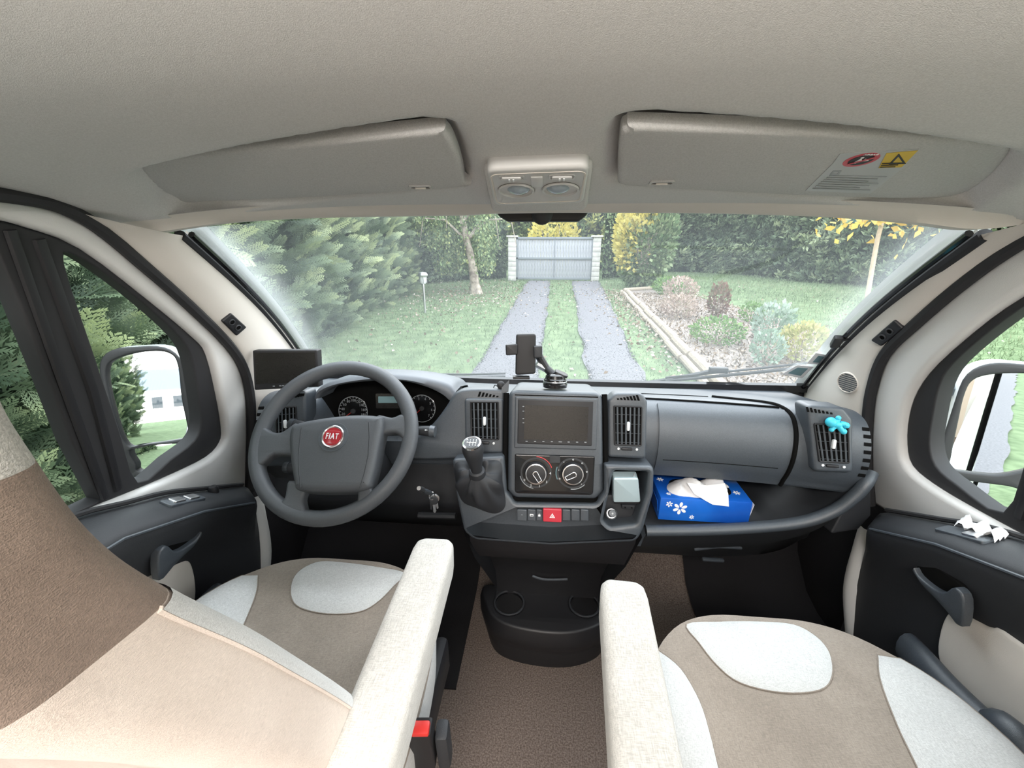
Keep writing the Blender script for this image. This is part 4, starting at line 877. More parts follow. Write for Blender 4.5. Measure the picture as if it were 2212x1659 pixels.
# ------------------------------------------------------------------ seats
ZS = .45
def seat(cx, yf, sg, label, back):
    """sg=+1: passenger seat (armrest on its left), -1: driver seat (armrest on its right)"""
    st = thing('swivel_seat', label, 'seat', (cx, yf - .28, .0), 'cab seats')
    def h(x, y):
        a = abs(x - cx) / .265; b = (yf - y) / .5
        return ZS + .016 * (1 - min(1, a) ** 2) - .014 * max(0, 1 - b / .25) ** 2 + .018 * math.exp(-((a - .82) / .22) ** 2) * min(1, max(0, (b - .1) / .3)) - .012 * math.exp(-((b - .55) / .3) ** 2) * (1 - a * a if a < 1 else 0)
    # outline in plan, read from the passenger seat and mirrored for the driver
    op = [(0, .005), (.09, .003), (.16, -.025), (.215, -.085), (.250, -.17), (.262, -.27), (.262, -.40), (.25, -.52)]
    half = cat2(op, 4); out_ = [(cx + x, yf + y) for x, y in half] + [(cx - x, yf + y) for x, y in half[::-1]][:-1]
    m = patch(out_, h, .0, edge=.02, step=.014); n0 = len(m.v)
    rows = []
    for dz, sc in ((0, 1), (-.012, 1.012), (-.035, 1.018), (-.09, 1.0), (-.14, .95)):
        rows.append([V((cx + (x - cx) * sc, yf - .25 + (y - yf + .25) * sc, h(x, y) + dz)) for x, y in out_])
    m.grid(rows, closed=True); m.cap(rows[-1]); cu = m.build('cushion', 'taupe_cloth', st, smooth=60)
    # sewn panels
    def panel(pts, nm, mt):
        P = [(cx + sg * x, yf + y) for x, y in pts]; patch(P, h, .006, .016, .016).build(nm, mt, cu, smooth=60)
        c = [V((x, y, h(x, y) + .0012)) for x, y in P]; MB().tube(c, .0010, 5, closed=True).build('seam', 'taupe_cloth', cu)
    def loc(px, py): p = PZ(px, py, ZS + .008); return (p.x - .43, p.y - .66)
    panel(cat2([loc(*p) for p in ((1484, 1343), (1510, 1390), (1548, 1440), (1600, 1478), (1690, 1499), (1770, 1494), (1796, 1465), (1792, 1415), (1765, 1376), (1715, 1345), (1640, 1339), (1560, 1339))], 4, True), 'front_panel', 'cream_seat')
    bl = [loc(*p) for p in ((1420, 1404), (1470, 1450), (1510, 1520), (1535, 1600), (1552, 1670))]
    br = [loc(*p) for p in ((1896, 1414), (1900, 1470), (1935, 1560), (1975, 1640), (2000, 1690))]
    o2 = [q for q in half if q[1] < -.055]
    Lo = [(-x, y) for x, y in o2 if y < bl[0][1] + .0]; Ro = [(x, y) for x, y in o2 if y < br[0][1] + .02]
    panel(cat2(bl, 4) + [(bl[-1][0] + .01, -.50)] + Lo[::-1], 'bolster', 'cream_seat')
    panel(cat2(br, 4) + [(br[-1][0] - .01, -.50)] + Ro[::-1], 'bolster', 'cream_seat')
    # cream skirt round the cushion
    rows = [[V((cx + (x - cx) * sc, yf - .25 + (y - yf + .25) * sc, h(x, y) + dz)) for x, y in out_] for dz, sc in ((-.010, 1.010), (-.03, 1.024), (-.09, 1.010), (-.15, .955), (-.17, .90))]
    MB().grid(rows, closed=True).build('skirt', 'cream_seat', st, smooth=60)
    # base frame
    MB().box((cx, yf - .30, .24), (.40, .40, .12), .02).build('frame', 'dash_dark', st); MB().box((cx, yf - .30, .09), (.34, .34, .18), .015).build('pedestal', 'black', st)
    MB().box((cx - sg * .235, yf - .27, .275), (.03, .42, .09), .012).build('side_rail', 'black', st)
    # armrest
    ax_ = [V((.128, .535, .61)), V((.103, .10, .61))] if sg > 0 else [V((-.190, .605, .61)), V((-.180, .246, .61))]
    A, Bk = ax_; d = (Bk - A).normalized(); L = (Bk - A).length; side = V((0, 0, 1)).cross(d).normalized()
    sec = rpoly([(-.034, -.028), (.034, -.028), (.036, .040), (-.036, .040)], [.012, .012, .016, .016], 5); rows = []
    for s, k in ((0, .55), (.004, .80), (.012, .94), (.03, 1.0), (.06, 1.0), (L * .5, 1.02), (L - .05, 1.03), (L - .014, .97), (L - .003, .82), (L, .6)):
        rows.append([A + d * s + side * (u * k) + V((0, 0, v * (k if v < 0 else .25 * k + .75 * (k ** .5)) + .006 * s / L)) for u, v in sec])
    ar = MB().grid(rows, closed=True).cap(rows[0]).cap(rows[-1], True).build('armrest', 'cream_cloth', st, smooth=60)
    MB().tube([A + d * .10 + V((0, 0, -.026)), A + d * (L - .02) + V((0, 0, -.026))], .016, 8, flat=.5, up=(1, 0, 0)).build('armrest_underside', 'black', ar)
    MB().tube([A + d * (L - .03) + V((0, 0, -.01)), A + d * (L - .03) + V((sg * .05, -.02, -.01))], .022, 12).build('armrest_pivot', 'black', st)
    # backrest
    T = .096; hw = .242
    prof = cat([(p[0], p[1], 0) for p in back], 8); rows = []; zs = []
    sx = rpoly([(-hw, 0), (hw, 0), (hw, -T), (-hw, -T)], [.028, .028, .030, .030], 6)
    for i, p in enumerate(prof):
        q0 = prof[max(0, i - 1)]; q1 = prof[min(len(prof) - 1, i + 1)]; tg = (q1 - q0).normalized(); nb_ = V((-1, .12, 0))
        k = 1.0
        rows.append([V((cx + u * k, p.x - nb_.x * w, p.y - nb_.y * w)) for u, w in sx]); zs.append(p.y)
    ends = rows[-1]; c_ = sum(ends, V()) / len(ends)
    for s in (.96, .85, .6): rows.append([c_ + (p - c_) * s + V((0, 0, .012 * (1 - s) ** .5 * 2)) for p in ends]); zs.append(9)
    zb = [back[3][1], back[5][1]]
    def band(i0, i1, nm, mt, cap=False, sc=1.0):
        R = rows[i0:i1 + 1]; m = MB().grid(R, closed=True)
        if cap: m.cap(R[-1], True)
        return m.build(nm, mt, st, smooth=60)
    k1 = 3 * 8; k2 = 5 * 8
    b1 = band(0, k1, 'backrest', 'warm_lit_cloth'); band(k1, k2, 'shoulder_band', 'taupe_back'); band(k2, len(rows) - 1, 'headrest', 'cream_cloth', True)
    for j in (0,): 
        idx = [i for i, (u, w) in enumerate(sx) if abs(u) > hw * .93 and w > -T * .45]
    for sgn in (1, -1):
        js = [i for i, (u, w) in enumerate(sx) if u * sgn > hw - .004 and w > -T * .5]; j = js[0] if js else 0
        j = max(range(len(sx)), key=lambda i: (sx[i][0] * sgn > hw - .003) * 10 + sx[i][1])
        MB().tube([rows[i][j] for i in range(0, k1 + 1)], .0022, 6).build('piping', 'warm_lit_cloth', b1)
        js = [j_ for j_ in range(len(sx)) if sx[j_][0] * sgn > hw * .88 and sx[j_][1] > -.026]
        cr = sum((V((*sx[j_], 0)) for j_ in js), V()) / len(js)
        R = [[rows[i][j_] + (rows[i][j_] - sum((rows[i][q] for q in range(len(sx))), V()) / len(sx)).normalized() * .0025 for j_ in sorted(js, key=lambda q: math.atan2(sx[q][1] + .031, (sx[q][0] - sgn * (hw - .03)) * sgn))] for i in range(0, k1 + 1)]
        MB().grid(R).build('front_bolster', 'cream_seat', b1, smooth=60)
    return st
seatL = seat(-.45, .74, -1, 'driver seat with cream and taupe cushion, its tall backrest nearest the camera', [(.37, .45), (.355, .58), (.243, .83), (.178, .956), (.155, 1.01), (.145, 1.06), (.142, 1.10), (.15, 1.17), (.15, 1.22)])
seatR = seat(.43, .66, 1, 'passenger seat with cream and taupe cushion behind the tissue box', [(.15, .44), (.12, .58), (.0, .80), (-.09, .94), (-.12, 1.0), (-.14, 1.06), (-.15, 1.10), (-.16, 1.17), (-.16, 1.22)])
# seat belt buckle of the driver
bk = thing('belt_buckle', 'black seat belt buckle with red release button beside the driver armrest', 'buckle', tuple(PZ(915, 1650, .40)))
p0 = PZ(902, 1590, .48); p1 = PZ(893, 1665, .38); d = (p1 - p0).normalized(); BF = Frame(p0, (1, .1, 0), -d)
MB().plate(rpoly([(-.019, .002), (.019, .002), (.018, -.10), (-.018, -.10)], .006), BF, .022, .005).build('body', 'black', bk)
MB().box((.003, .002, -.008), (.026, .010, .018), .003, fr=BF).build('release_button', 'buckle_red', bk)
MB().tube([BF.pt(0, -.09, -.01), BF.pt(0, -.2, -.02), V((p1.x - .02, p1.y - .02, .2))], .014, 8, flat=.4, up=(0, 1, 0)).build('stem', 'black', bk)
MB().box((.03, -.07, -.02), (.02, .09, .03), .006, fr=BF).build('cover', 'dash_dark', bk)
# ------------------------------------------------------------------ sun visors, lamp, mirror
def visor(pxl, side, label, clip):
    v = thing('sun_visor', label, 'sun visor', tuple(VISF.at(*pxl[0])), 'cloth sun visors')
    o = MB().plate(cat2(VISF.pxs(pxl), 4, True), VISF, .016, .007, w0=.002, seg=4).build('panel', 'visor_cloth', v, smooth=50)
    u, w = VISF.px(*clip); MB().plate(rpoly(rect(u - .017, w - .006, u + .017, w + .006), .004), VISF, .002, holes=[rpoly(rect(u - .014, w - .004, u + .014, w + .003), .003)], w0=.0042).build('clip_rim', 'visor_cloth', v)
    MB().plate(rpoly(rect(u - .014, w - .0035, u + .014, w + .003), .003), VISF, .002, w0=.0024).build('clip_pocket', 'dash_dark', v)
    MB().box((u, w - .001, .004), (.016, .003, .003), .001, fr=VISF).build('clip_bar', 'cream_plastic', v)
    return v
visL = visor(vL, -1, 'plain cloth sun visor on the driver side', (908, 400)); visR = visor(vR, 1, 'cloth sun visor with airbag warning stickers on the passenger side', (1430, 390))
# warning stickers on the passenger visor
G = VISF.sub(0, 0, .0025)
ws = thing('warning_label', 'clear airbag warning label with a red prohibition roundel stuck on the passenger visor', 'label', tuple(G.at(1840, 370)))
MB().plate(G.pxs([(1800, 352), (1815, 332), (1985, 322), (1952, 362), (1880, 418), (1740, 412)]), G, .0006, w0=.0002).build('film', 'sticker', ws)
cu_, cv_ = G.px(1860, 345); ea, eb = G.px(1902, 338), G.px(1860, 323); RA = math.hypot(ea[0] - cu_, ea[1] - cv_) * .98
Gc = G.sub(cu_, cv_, .0006)
MB().plate(ell(0, 0, RA, n=36), Gc, .0004).build('roundel', 'red_plastic', ws); MB().plate(ell(0, 0, RA * .72, n=36), Gc, .0004, w0=.0004).build('roundel_ground', 'black', ws)
MB().plate([(-.3 * RA, -.35 * RA), (-.1 * RA, -.4 * RA), (.0, .1 * RA), (-.2 * RA, .3 * RA)], Gc, .0004, w0=.0008).build('pictogram', 'paper', ws); MB().plate([(.1 * RA, -.1 * RA), (.5 * RA, .0), (.3 * RA, .15 * RA), (.1 * RA, .3 * RA)], Gc, .0004, w0=.0008).build('pictogram', 'paper', ws); MB().plate(ell(-.2 * RA, .42 * RA, .10 * RA, n=10), Gc, .0004, w0=.0008).build('pictogram', 'paper', ws)
MB().box((0, 0, .0012), (1.5 * RA, .16 * RA, .0004), rot=None, fr=Frame(Gc.o, Gc.ex + Gc.ey * .9, Gc.ey - Gc.ex * .9)).build('prohibition_bar', 'red_plastic', ws)
text('AIRBAG', Gc, .05 * RA, .84 * RA, .26 * RA, 'paper', ws, 'lettering', .0006)
MB().plate(G.pxs([(1898, 362), (1915, 330), (1983, 324), (1948, 360)]), G, .0004, w0=.0008).build('yellow_field', 'yellow_print', ws)
a = G.pxs([(1942, 330), (1957, 352), (1920, 353)]); MB().plate(a, G, .0004, holes=[[(sum(p[0] for p in a) / 3 + (p[0] - sum(q[0] for q in a) / 3) * .6, sum(p[1] for p in a) / 3 + (p[1] - sum(q[1] for q in a) / 3) * .6) for p in a]], w0=.0012).build('warning_triangle', 'dash_dark', ws)
for k in range(3): MB().tube([G.at(1906 - k * 2, 351 + k * 4, .0013), G.at(1946 - k * 6, 350 + k * 4, .0013)], .0006, 4).build('text_line', 'dash_dark', ws)
for k in range(7): MB().tube([G.at(1792 - k * 6, 378 + k * 4.6, .0008), G.at(1915 - k * 6 - (k % 3) * 14, 381 + k * 4.8, .0008)], .0009, 4).build('text_line', 'grey_print', ws)
MB().plate(G.pxs([(1792, 376), (1800, 368), (1818, 368), (1812, 377)]), G, .0004, holes=[G.pxs([(1798, 374), (1803, 370), (1813, 370), (1808, 375)])], w0=.0008).build('book_symbol', 'grey_print', ws)
# overhead lamp
OF = tilt(.742, 1.204, .60, 1.246)
ol = thing('overhead_lamp', 'grey overhead reading lamp unit with two round lenses', 'lamp', tuple(OF.at(1162, 400)))
MB().plate(rpoly(OF.pxs([(1044, 356), (1282, 346), (1268, 448), (1062, 452)]), .016), OF, .05, .006, w0=.006).build('recess_rim', 'headliner', ol)
hsg = rpoly(OF.pxs([(1050, 368), (1274, 360), (1260, 440), (1068, 446)]), .014); holesL = []
O2 = OF.sub(0, 0, .014)
lens = [(1115, 411), (1211, 409)]; LU = [O2.px(*p) for p in lens]
hs_ = MB().plate(rpoly(O2.pxs([(1050, 368), (1274, 360), (1260, 440), (1068, 446)]), .014), O2, .03, .005, [ell(*LU[0], .0235, .0200), ell(*LU[1], .0235, .0200)]).build('housing', 'lamp_plastic', ol)
MB().tube([O2.pt(x, y, -.0005) for x, y in rpoly(O2.pxs([(1060, 377), (1266, 369), (1252, 434), (1074, 440)]), .012)], .0016, 5, closed=True).build('rim_line', 'cream_plastic', hs_)
for k, (u, v) in enumerate(LU):
    sx_ = .006 if k == 0 else -.006
    MB().lathe([(.026, 0), (.0255, .0025), (.0232, .0025), (.0225, -.004)], O2, u, v, 32, 1, .86).build('lens_ring', 'lamp_plastic', hs_)
    MB().lathe([(.0235, -.012), (.0235, -.0121), (0, -.0122)], O2, u, v, 24, 1, .86).build('lamp_cavity', 'dash_dark', hs_)
    MB().blob(O2.pt(u + sx_ * .6, v + .002, -.008), (.0205, .014, .017), M=Matrix((O2.ex, O2.n, O2.ey)).transposed()).build('lens', 'lamp_lens', hs_, smooth=80)
    p = (1105, 384) if k == 0 else (1214, 382); a, b = O2.px(*p)
    MB().plate(rpoly(rect(a - .017, b - .006, a + .017, b + .007), .004), O2, .002, .0005, [rpoly(rect(a - .015, b - .0045, a + .015, b + .0055), .003)], w0=.001).build('switch_rim', 'lamp_plastic', hs_)
    MB().box((a, b, .001), (.026, .009, .004), .0015, fr=O2).build('switch', 'lamp_plastic', hs_)
    for dx in (-.0028, .0028): MB().box((a + dx, b - .001, .0034), (.0022, .006, .001), fr=O2).build('switch_mark', 'white_print', hs_)
a, b = O2.px(1160, 391); MB().box((a, b, .0005), (.016, .030, .003), .001, fr=O2).build('centre_switch', 'lamp_plastic', hs_)
# inside mirror
rm = thing('rear_view_mirror', 'black interior rear view mirror tucked under the header rail', 'mirror', tuple(PY(1171, 470, .84)))
MF = Frame((0, .842, 1.2), (1, 0, 0), (0, .05, 1))
MB().plate(rpoly(MF.pxs([(1064, 430), (1282, 428), (1268, 464), (1250, 478), (1096, 478), (1076, 466)]), .012), MF, .02, .005).build('housing', 'black', rm)
MB().blob(MF.at(1171, 462, .004), (.020, .010, .020)).build('sensor_foot', 'dash_dark', rm); MB().tube([MF.at(1171, 440, -.01), V((MF.at(1171, 440).x, .885, 1.205))], .008, 8).build('stem', 'black', rm)
# brackets on the windscreen pillars and the tweeter grille
def pil(k, j): return PROWS[k][j]
for sg, lb, pp in ((-1, 'small black twin-hole bracket on the driver windscreen pillar', [(476, 692), (497, 675), (530, 705), (508, 724)]), (1, 'small black twin-hole bracket on the passenger windscreen pillar', [(1884, 733), (1935, 689), (1955, 707), (1907, 746)])):
    c, n = onPil(sg, sum(p[0] for p in pp) / 4, sum(p[1] for p in pp) / 4); pa, pb = (pp[1], pp[2]) if sg < 0 else (pp[0], pp[1])
    f = Frame(c, (1, 0, 0), (0, 0, 1)); f.n = n; f.ex = V((1, 0, 0)); f.ey = V((0, 0, 1)); qa, qb = f.at(*pa), f.at(*pb)
    d0 = CAM + ray(*pa) * ((c - CAM).dot(n) / ray(*pa).dot(n)); d1 = CAM + ray(*pb) * ((c - CAM).dot(n) / ray(*pb).dot(n)); ex = (d1 - d0).normalized(); f = Frame(c, ex, n.cross(ex))
    b = thing('pillar_bracket', lb, 'bracket', tuple(c), 'pillar brackets')
    P = f.pxs(pp); MB().plate(rpoly(P, .004), f, .03, .003, w0=.006).build('plate', 'black', b)
    cu_, cv_ = sum(p[0] for p in P) / 4, sum(p[1] for p in P) / 4
    for s in (-1, 1):
        MB().plate(ell(cu_ + s * .013, cv_, .0085, .0075), f, .003, .001, [ell(cu_ + s * .013, cv_, .006, .005)], w0=.0085).build('hole_rim', 'dash_dark', b)
        MB().plate(ell(cu_ + s * .013, cv_, .006, .005), f, .002, w0=.0066).build('hole', 'void', b)
tc_, n = onPil(1, 1834, 826); n = (n + (CAM - tc_).normalized() * .3).normalized(); ex = V((0, 0, 1)).cross(n).normalized(); f = Frame(tc_, ex, n.cross(ex))
tw = thing('tweeter_grille', 'round slotted speaker grille low on the passenger windscreen pillar', 'speaker', tuple(tc_))
P = f.pxs([(1814, 826), (1855, 826), (1834, 802), (1834, 850)]); ru = (P[1][0] - P[0][0]) / 2; rv = abs(P[3][1] - P[2][1]) / 2; r_ = abs(ru) * .5 + rv * .5
MB().lathe([(r_ * 1.1, -.03), (r_ * 1.08, .004), (r_ * .98, .007), (r_ * .95, .004), (0, .004)], f, 0, 0, 32).build('ring', 'cream_plastic', tw)
for k in range(9):
    v = r_ * .9 * (-1 + 2 * (k + .5) / 9); w = math.sqrt(max(0, (r_ * .9) ** 2 - v * v)); MB().box((0, v, .005), (2 * w, r_ * .09, .0016), fr=f).build('slat', 'dash', tw)
# ------------------------------------------------------------------ things on and in the dashboard
# reversing monitor
MO = Frame((-.69, .955, .80), (1, .05, 0), (0, .10, 1)); mo = thing('reversing_monitor', 'small dark reversing monitor standing on the left end of the dashboard', 'monitor', tuple(MO.at(615, 850)))
MB().plate(rpoly(MO.pxs([(545, 757), (685, 756), (689, 836), (549, 843)]), .004), MO, .022, .003).build('housing', 'black', mo)
MB().plate(rpoly(MO.pxs([(550, 762), (680, 761), (683, 824), (553, 829)]), .002), MO, .001, w0=.0008).build('screen', 'screen', mo)
MB().tube([MO.at(620, 838, -.012), MO.at(622, 850, -.02), MO.at(622, 858, -.03)], [.008, .010, .022], 12).build('foot', 'black', mo)
for x in (592, 606, 612): u, v = MO.px(x, 834 - (x - 592) * .05); MB().box((u, v, .001), (.005, .002, .001), fr=MO).build('button', 'grey_print', mo)
# phone holder
PF_ = Frame((0, .99, .80), (1, .08, 0), (0, .12, 1)); ph = thing('phone_holder', 'black suction-cup phone holder on top of the centre panel', 'phone holder', tuple(PF_.at(1198, 830)))
b0 = PY(1199, 826, 1.005); BFh = Frame(b0, (1, 0, 0), (0, .97, -.18)); 
MB().lathe([(.030, -.012), (.031, -.004), (.029, -.001), (.0285, .008), (.026, .010), (.024, .018), (.018, .022), (0, .023)], BFh, seg=32).build('suction_base', 'black_gloss', ph)
MB().lathe([(.0295, .001), (.0300, .002), (.0295, .004)], BFh, seg=32).build('base_ring', 'steel', ph)
MB().plate(rpoly([(-.004, -.013), (.020, -.016), (.030, -.008), (.030, .008), (.020, .016), (-.004, .013)], .006), Frame(BFh.pt(.004, 0, .03), (.9, 0, -.35), (0, 1, 0)), .007, .002).build('lock_lever', 'black', ph)
MB().tube([BFh.pt(-.004, 0, .018), PF_.at(1182, 800, -.03), PF_.at(1165, 772, -.028), PF_.at(1152, 760, -.02)], [.011, .010, .010, .012], 10).build('arm', 'black', ph)
MB().tube([PF_.at(1160, 790, -.026), PF_.at(1182, 802, -.03)], .009, 8).build('arm_joint', 'steel', ph)
cr = MB().plate(rpoly(PF_.pxs([(1115, 722), (1158, 721), (1157, 808), (1113, 811)]), .007), PF_, .018, .004).build('cradle', 'black', ph)
MB().plate(rpoly(PF_.pxs([(1092, 744), (1118, 742), (1118, 765), (1093, 767)]), .004), PF_, .012, .003, w0=.010).build('clamp_arm', 'black', ph); MB().plate(rpoly(PF_.pxs([(1152, 747), (1171, 746), (1171, 772), (1153, 772)]), .003), PF_, .022, .003, w0=.012).build('clamp_arm', 'dash_dark', ph)
MB().plate(rpoly(PF_.pxs([(1108, 812), (1144, 813), (1144, 818), (1108, 817)]), .002), PF_, .022, .001, w0=.012).build('bottom_foot', 'black', ph)
# microphone ball with its cable
mc = PY(1082, 832, .985); mi = thing('microphone', 'small round black microphone with thin cable beside the phone holder', 'microphone', tuple(mc + V((0, 0, -.03))))
MB().blob(mc, .0105).build('capsule', 'rubber', mi, smooth=80); MB().tube(cat([mc + V((-.004, 0, -.008)), mc + V((-.016, .01, -.004)), mc + V((-.022, .01, -.02)), mc + V((-.02, .0, -.04))], 5), .0012, 5).build('cable', 'black', mi); MB().tube([mc, mc + V((.006, .006, -.036))], .003, 6).build('stem', 'black', mi)
# blue clip figure on the corner vent (a plain little figure)
fg = thing('clip_figure', 'tiny turquoise rubber figure clipped to the passenger corner vent', 'figure', tuple(RF.at(1800, 925, .01)))
g2 = RF.sub(0, 0, .016); bd = MB(); c = lambda x, y, w=0: g2.at(x, y, w)
bd.blob(c(1795, 912), .0115).blob(c(1808, 917), (.012, .008, .008)); bd.tube([c(1806, 913), c(1812, 905)], [.005, .0045], 8); bd.tube([c(1806, 920), c(1797, 927)], [.005, .0045], 8); bd.tube([c(1814, 915), c(1824, 916), c(1828, 920)], [.006, .006, .006], 8); bd.tube([c(1812, 921), c(1818, 929), c(1823, 933)], [.006, .006, .006], 8)
bd.blob(c(1811, 903), .0055).blob(c(1796, 928), .0055).blob(c(1828, 919), .0068).blob(c(1822, 932), .0068); bd.build('body', 'cyan_rubber', fg, smooth=80); MB().tube([c(1805, 918, -.004), c(1805, 922, -.016)], .003, 6).build('clip', 'cyan_rubber', fg)
# tissue box
tb = thing('tissue_box', 'open blue tissue box with white flower print on the passenger shelf', 'tissue box', (.39, 1.02, .452))
x0, x1, zb_ = PY(1424, 1100, .955).x, PY(1624, 1100, .955).x, .452; y0, y1 = .955, 1.075; zt_ = PY(1520, 1080, .955).z
BFx = Frame(((x0 + x1) / 2, y0, zb_), (1, 0, 0), (0, 0, 1)); hw_ = (x1 - x0) / 2; hh = zt_ - zb_
m = MB(); dep = y1 - y0
rows = [[V((x0, y, zb_)), V((x0 + .002 * (i == 1), y, zb_ + hh)), V((x0 + hw_ * .9, y + .003, zb_ + hh - .004 * (i == 0))), V((x1, y, zb_ + hh)), V((x1, y, zb_))] for i, y in enumerate((y0, y0 + dep * .35, y1))]
m.box(((x0 + x1) / 2, (y0 + y1) / 2, zb_ + hh / 2), (x1 - x0, dep, hh), .003); bx_ = m.build('carton', 'box_blue', tb)
TFx = Frame(((x0 + x1) / 2, (y0 + y1) / 2, zb_ + hh), (1, 0, 0), (0, 1, 0)); MB().plate(cat2([(-.075, -.03), (-.03, -.042), (.03, -.036), (.07, -.03), (.078, .0), (.06, .03), (0, .036), (-.06, .032), (-.08, .0)], 4, True), TFx, .001, w0=.001).build('opening', 'void', tb)
def flower(fr, px, py, s):
    u, v = fr.px(px, py)
    for k in range(6):
        a = 2 * math.pi * k / 6 + .4; g = Frame(fr.pt(u, v, .0006), fr.ex * math.cos(a) + fr.ey * math.sin(a), fr.ey * math.cos(a) - fr.ex * math.sin(a))
        MB().plate(cat2([(s * .18, 0), (s * .5, -s * .2), (s * .85, -s * .19), (s, 0), (s * .85, s * .19), (s * .5, s * .2)], 3, True), g, .0005).build('flower_petal', 'paper', bx_)
for px, py, s in ((1469, 1098, .0185), (1446, 1089, .009), (1494, 1117, .0065)): flower(BFx.sub(0, 0, .0), px, py, s)
for (u, v, s) in ((.065, .035, .008), (.09, -.02, .010), (.04, .045, .006), (-.095, .03, .010), (-.09, -.04, .007)):
    for k in range(6):
        a = 2 * math.pi * k / 6; g = Frame(TFx.pt(u, v, .0008), (math.cos(a), math.sin(a), 0), (-math.sin(a), math.cos(a), 0)); MB().plate(cat2([(s * .18, 0), (s * .5, -s * .2), (s, 0), (s * .5, s * .2)], 3, True), g, .0005).build('flower_petal', 'paper', bx_)
rows = []
for j in range(9):
    t = j / 8; r = []
    for i in range(25):
        s = i / 24; x = x0 + .025 + s * (x1 - x0 - .055); y = y0 + .025 + t * .055 - .02 * (1 - t) * math.sin(s * 5)
        z = zb_ + hh - .006 + .042 * math.sin(math.pi * t) ** .6 * (.55 + .45 * math.sin(s * 9 + t * 2) ** 2) * min(1, 6 * s, 6 * (1 - s)) + .004 * math.sin(17 * s + 5 * t)
        r.append(V((x, y, z)))
    rows.append(r)
MB().grid(rows).build('tissue', 'tissue', tb, smooth=25)
pk_ = PY(1532, 1079, .952); MB().grid([[pk_ + V((-.05, .03, .028)), pk_ + V((0, .028, .024)), pk_ + V((.045, .03, .032))], [pk_ + V((-.035, .01, .008)), pk_ + V((.002, .006, .002)), pk_ + V((.046, .004, .016))], [pk_ + V((-.01, .002, -.004)), pk_ + V((.01, -.001, -.014)), pk_ + V((.05, -.003, -.016))]]).build('tissue', 'tissue', tb, smooth=20)
for sx_, xx in ((-1, x0), (1, x1)): MB().box((xx + sx_ * .004, y0 + .03, zb_ + hh * .6), (.001, .05, hh * .5), rot=Matrix.Rotation(.15 * sx_, 3, 'Y')).build('end_flap', 'box_blue' if sx_ < 0 else 'paper', tb)
# charger and lighter in the cubby
CFb = LF2.sub(0, 0, -.012); ch = thing('usb_charger', 'silver-blue plug-in charger block lying in the console cubby', 'charger', tuple(CFb.at(1352, 1090, -.02)))
f = Frame(CFb.at(1353, 1061, 0), LF2.ex, LF2.ey + LF2.n * .25); f.o = CFb.at(1353, 1061, .006)
P = f.pxs([(1325, 1034), (1379, 1034), (1384, 1086), (1325, 1086)]); MB().plate(rpoly(P, .006), f, .03, .003).build('case', 'charger_silver', ch); MB().plate(rpoly(f.pxs([(1325, 1083), (1385, 1083), (1383, 1092), (1329, 1091)]), .002), f, .028, .002, w0=-.004).build('end_face', 'black', ch)
u, v = f.px(1358, 1098); MB().box((u, v, -.012), (.032, .012, .018), .002, fr=f).build('plug', 'dash_dark', ch); u, v = f.px(1371, 1030); MB().box((u, v, -.008), (.003, .010, .003), .001, fr=f).build('pin', 'steel', ch)
for dx in (-.008, .008): MB().lathe([(.002, 0), (.0018, .0015)], f.sub(u * 0 + f.px(1358, 1098)[0] + dx, f.px(1358, 1098)[1], -.003), seg=8).build('port', 'void', ch)
li = thing('lighter_socket_plug', 'chrome-ringed lighter plug in the console cubby beside the charger', 'lighter', tuple(CFb.at(1322, 1112, -.01)))
f = Frame(CFb.at(1322, 1113, -.01), LF2.ex, LF2.ey - LF2.n * .5); MB().lathe([(.0135, -.006), (.0145, .002), (.0125, .004), (.0115, 0)], f, seg=24).build('ring', 'steel', li); MB().lathe([(.0095, -.01), (.0095, .014), (.008, .018), (0, .0185)], f, seg=20).build('plug', 'dash', li); text('o', f, 0, 0, .008, 'white_print', li, 'symbol', .0188)
# keys
k0 = SWW.at(893, 1045, -.075); ky = thing('ignition_key', 'dark ignition key with a hanging bunch of small keys', 'key', tuple(PY(935, 1110, .87)))
k1 = k0 + (PY(929, 1066, .865) - k0) * 1.0
MB().tube([k0, k0.lerp(k1, .3), k0.lerp(k1, .75), k1], [.006, .0105, .0105, .008], 10, flat=.55).build('key_head', 'dash', ky); MB().tube([k0, k0 + (k0 - k1).normalized() * .03], [.007, .005], 8).build('key_blade', 'steel', ky)
r0 = PY(933, 1071, .865); MB().tube([r0 + V((.006 * math.cos(a), .003 * math.cos(a), .011 * math.sin(a))) for a in np.linspace(0, 2 * math.pi, 20)[:-1]], .0016, 6, closed=True).build('key_ring', 'chrome', ky)
kf = Frame(PY(937, 1083, .865), (1, .2, 0), (.05, 0, 1)); MB().plate(ell(0, 0, .0105, .0115), kf, .004, .001).build('key_bow', 'dash_dark', ky); MB().plate(ell(.002, .004, .012, .012), kf, .004, .001, w0=-.005).build('key_bow', 'steel', ky)
MB().plate([(-.0035, -.009), (.004, -.009), (.0035, -.026), (.005, -.028), (.002, -.034), (-.001, -.034), (-.003, -.03), (-.0025, -.022)], kf, .002).build('small_key', 'steel', ky); MB().plate([(.003, -.008), (.009, -.008), (.010, -.024), (.006, -.026)], kf, .002, w0=-.004).build('small_key', 'steel', ky); MB().plate([(-.006, -.012), (-.010, -.010), (-.010, -.028), (-.007, -.028)], kf, .002, w0=-.006).build('small_key', 'dash_dark', ky)
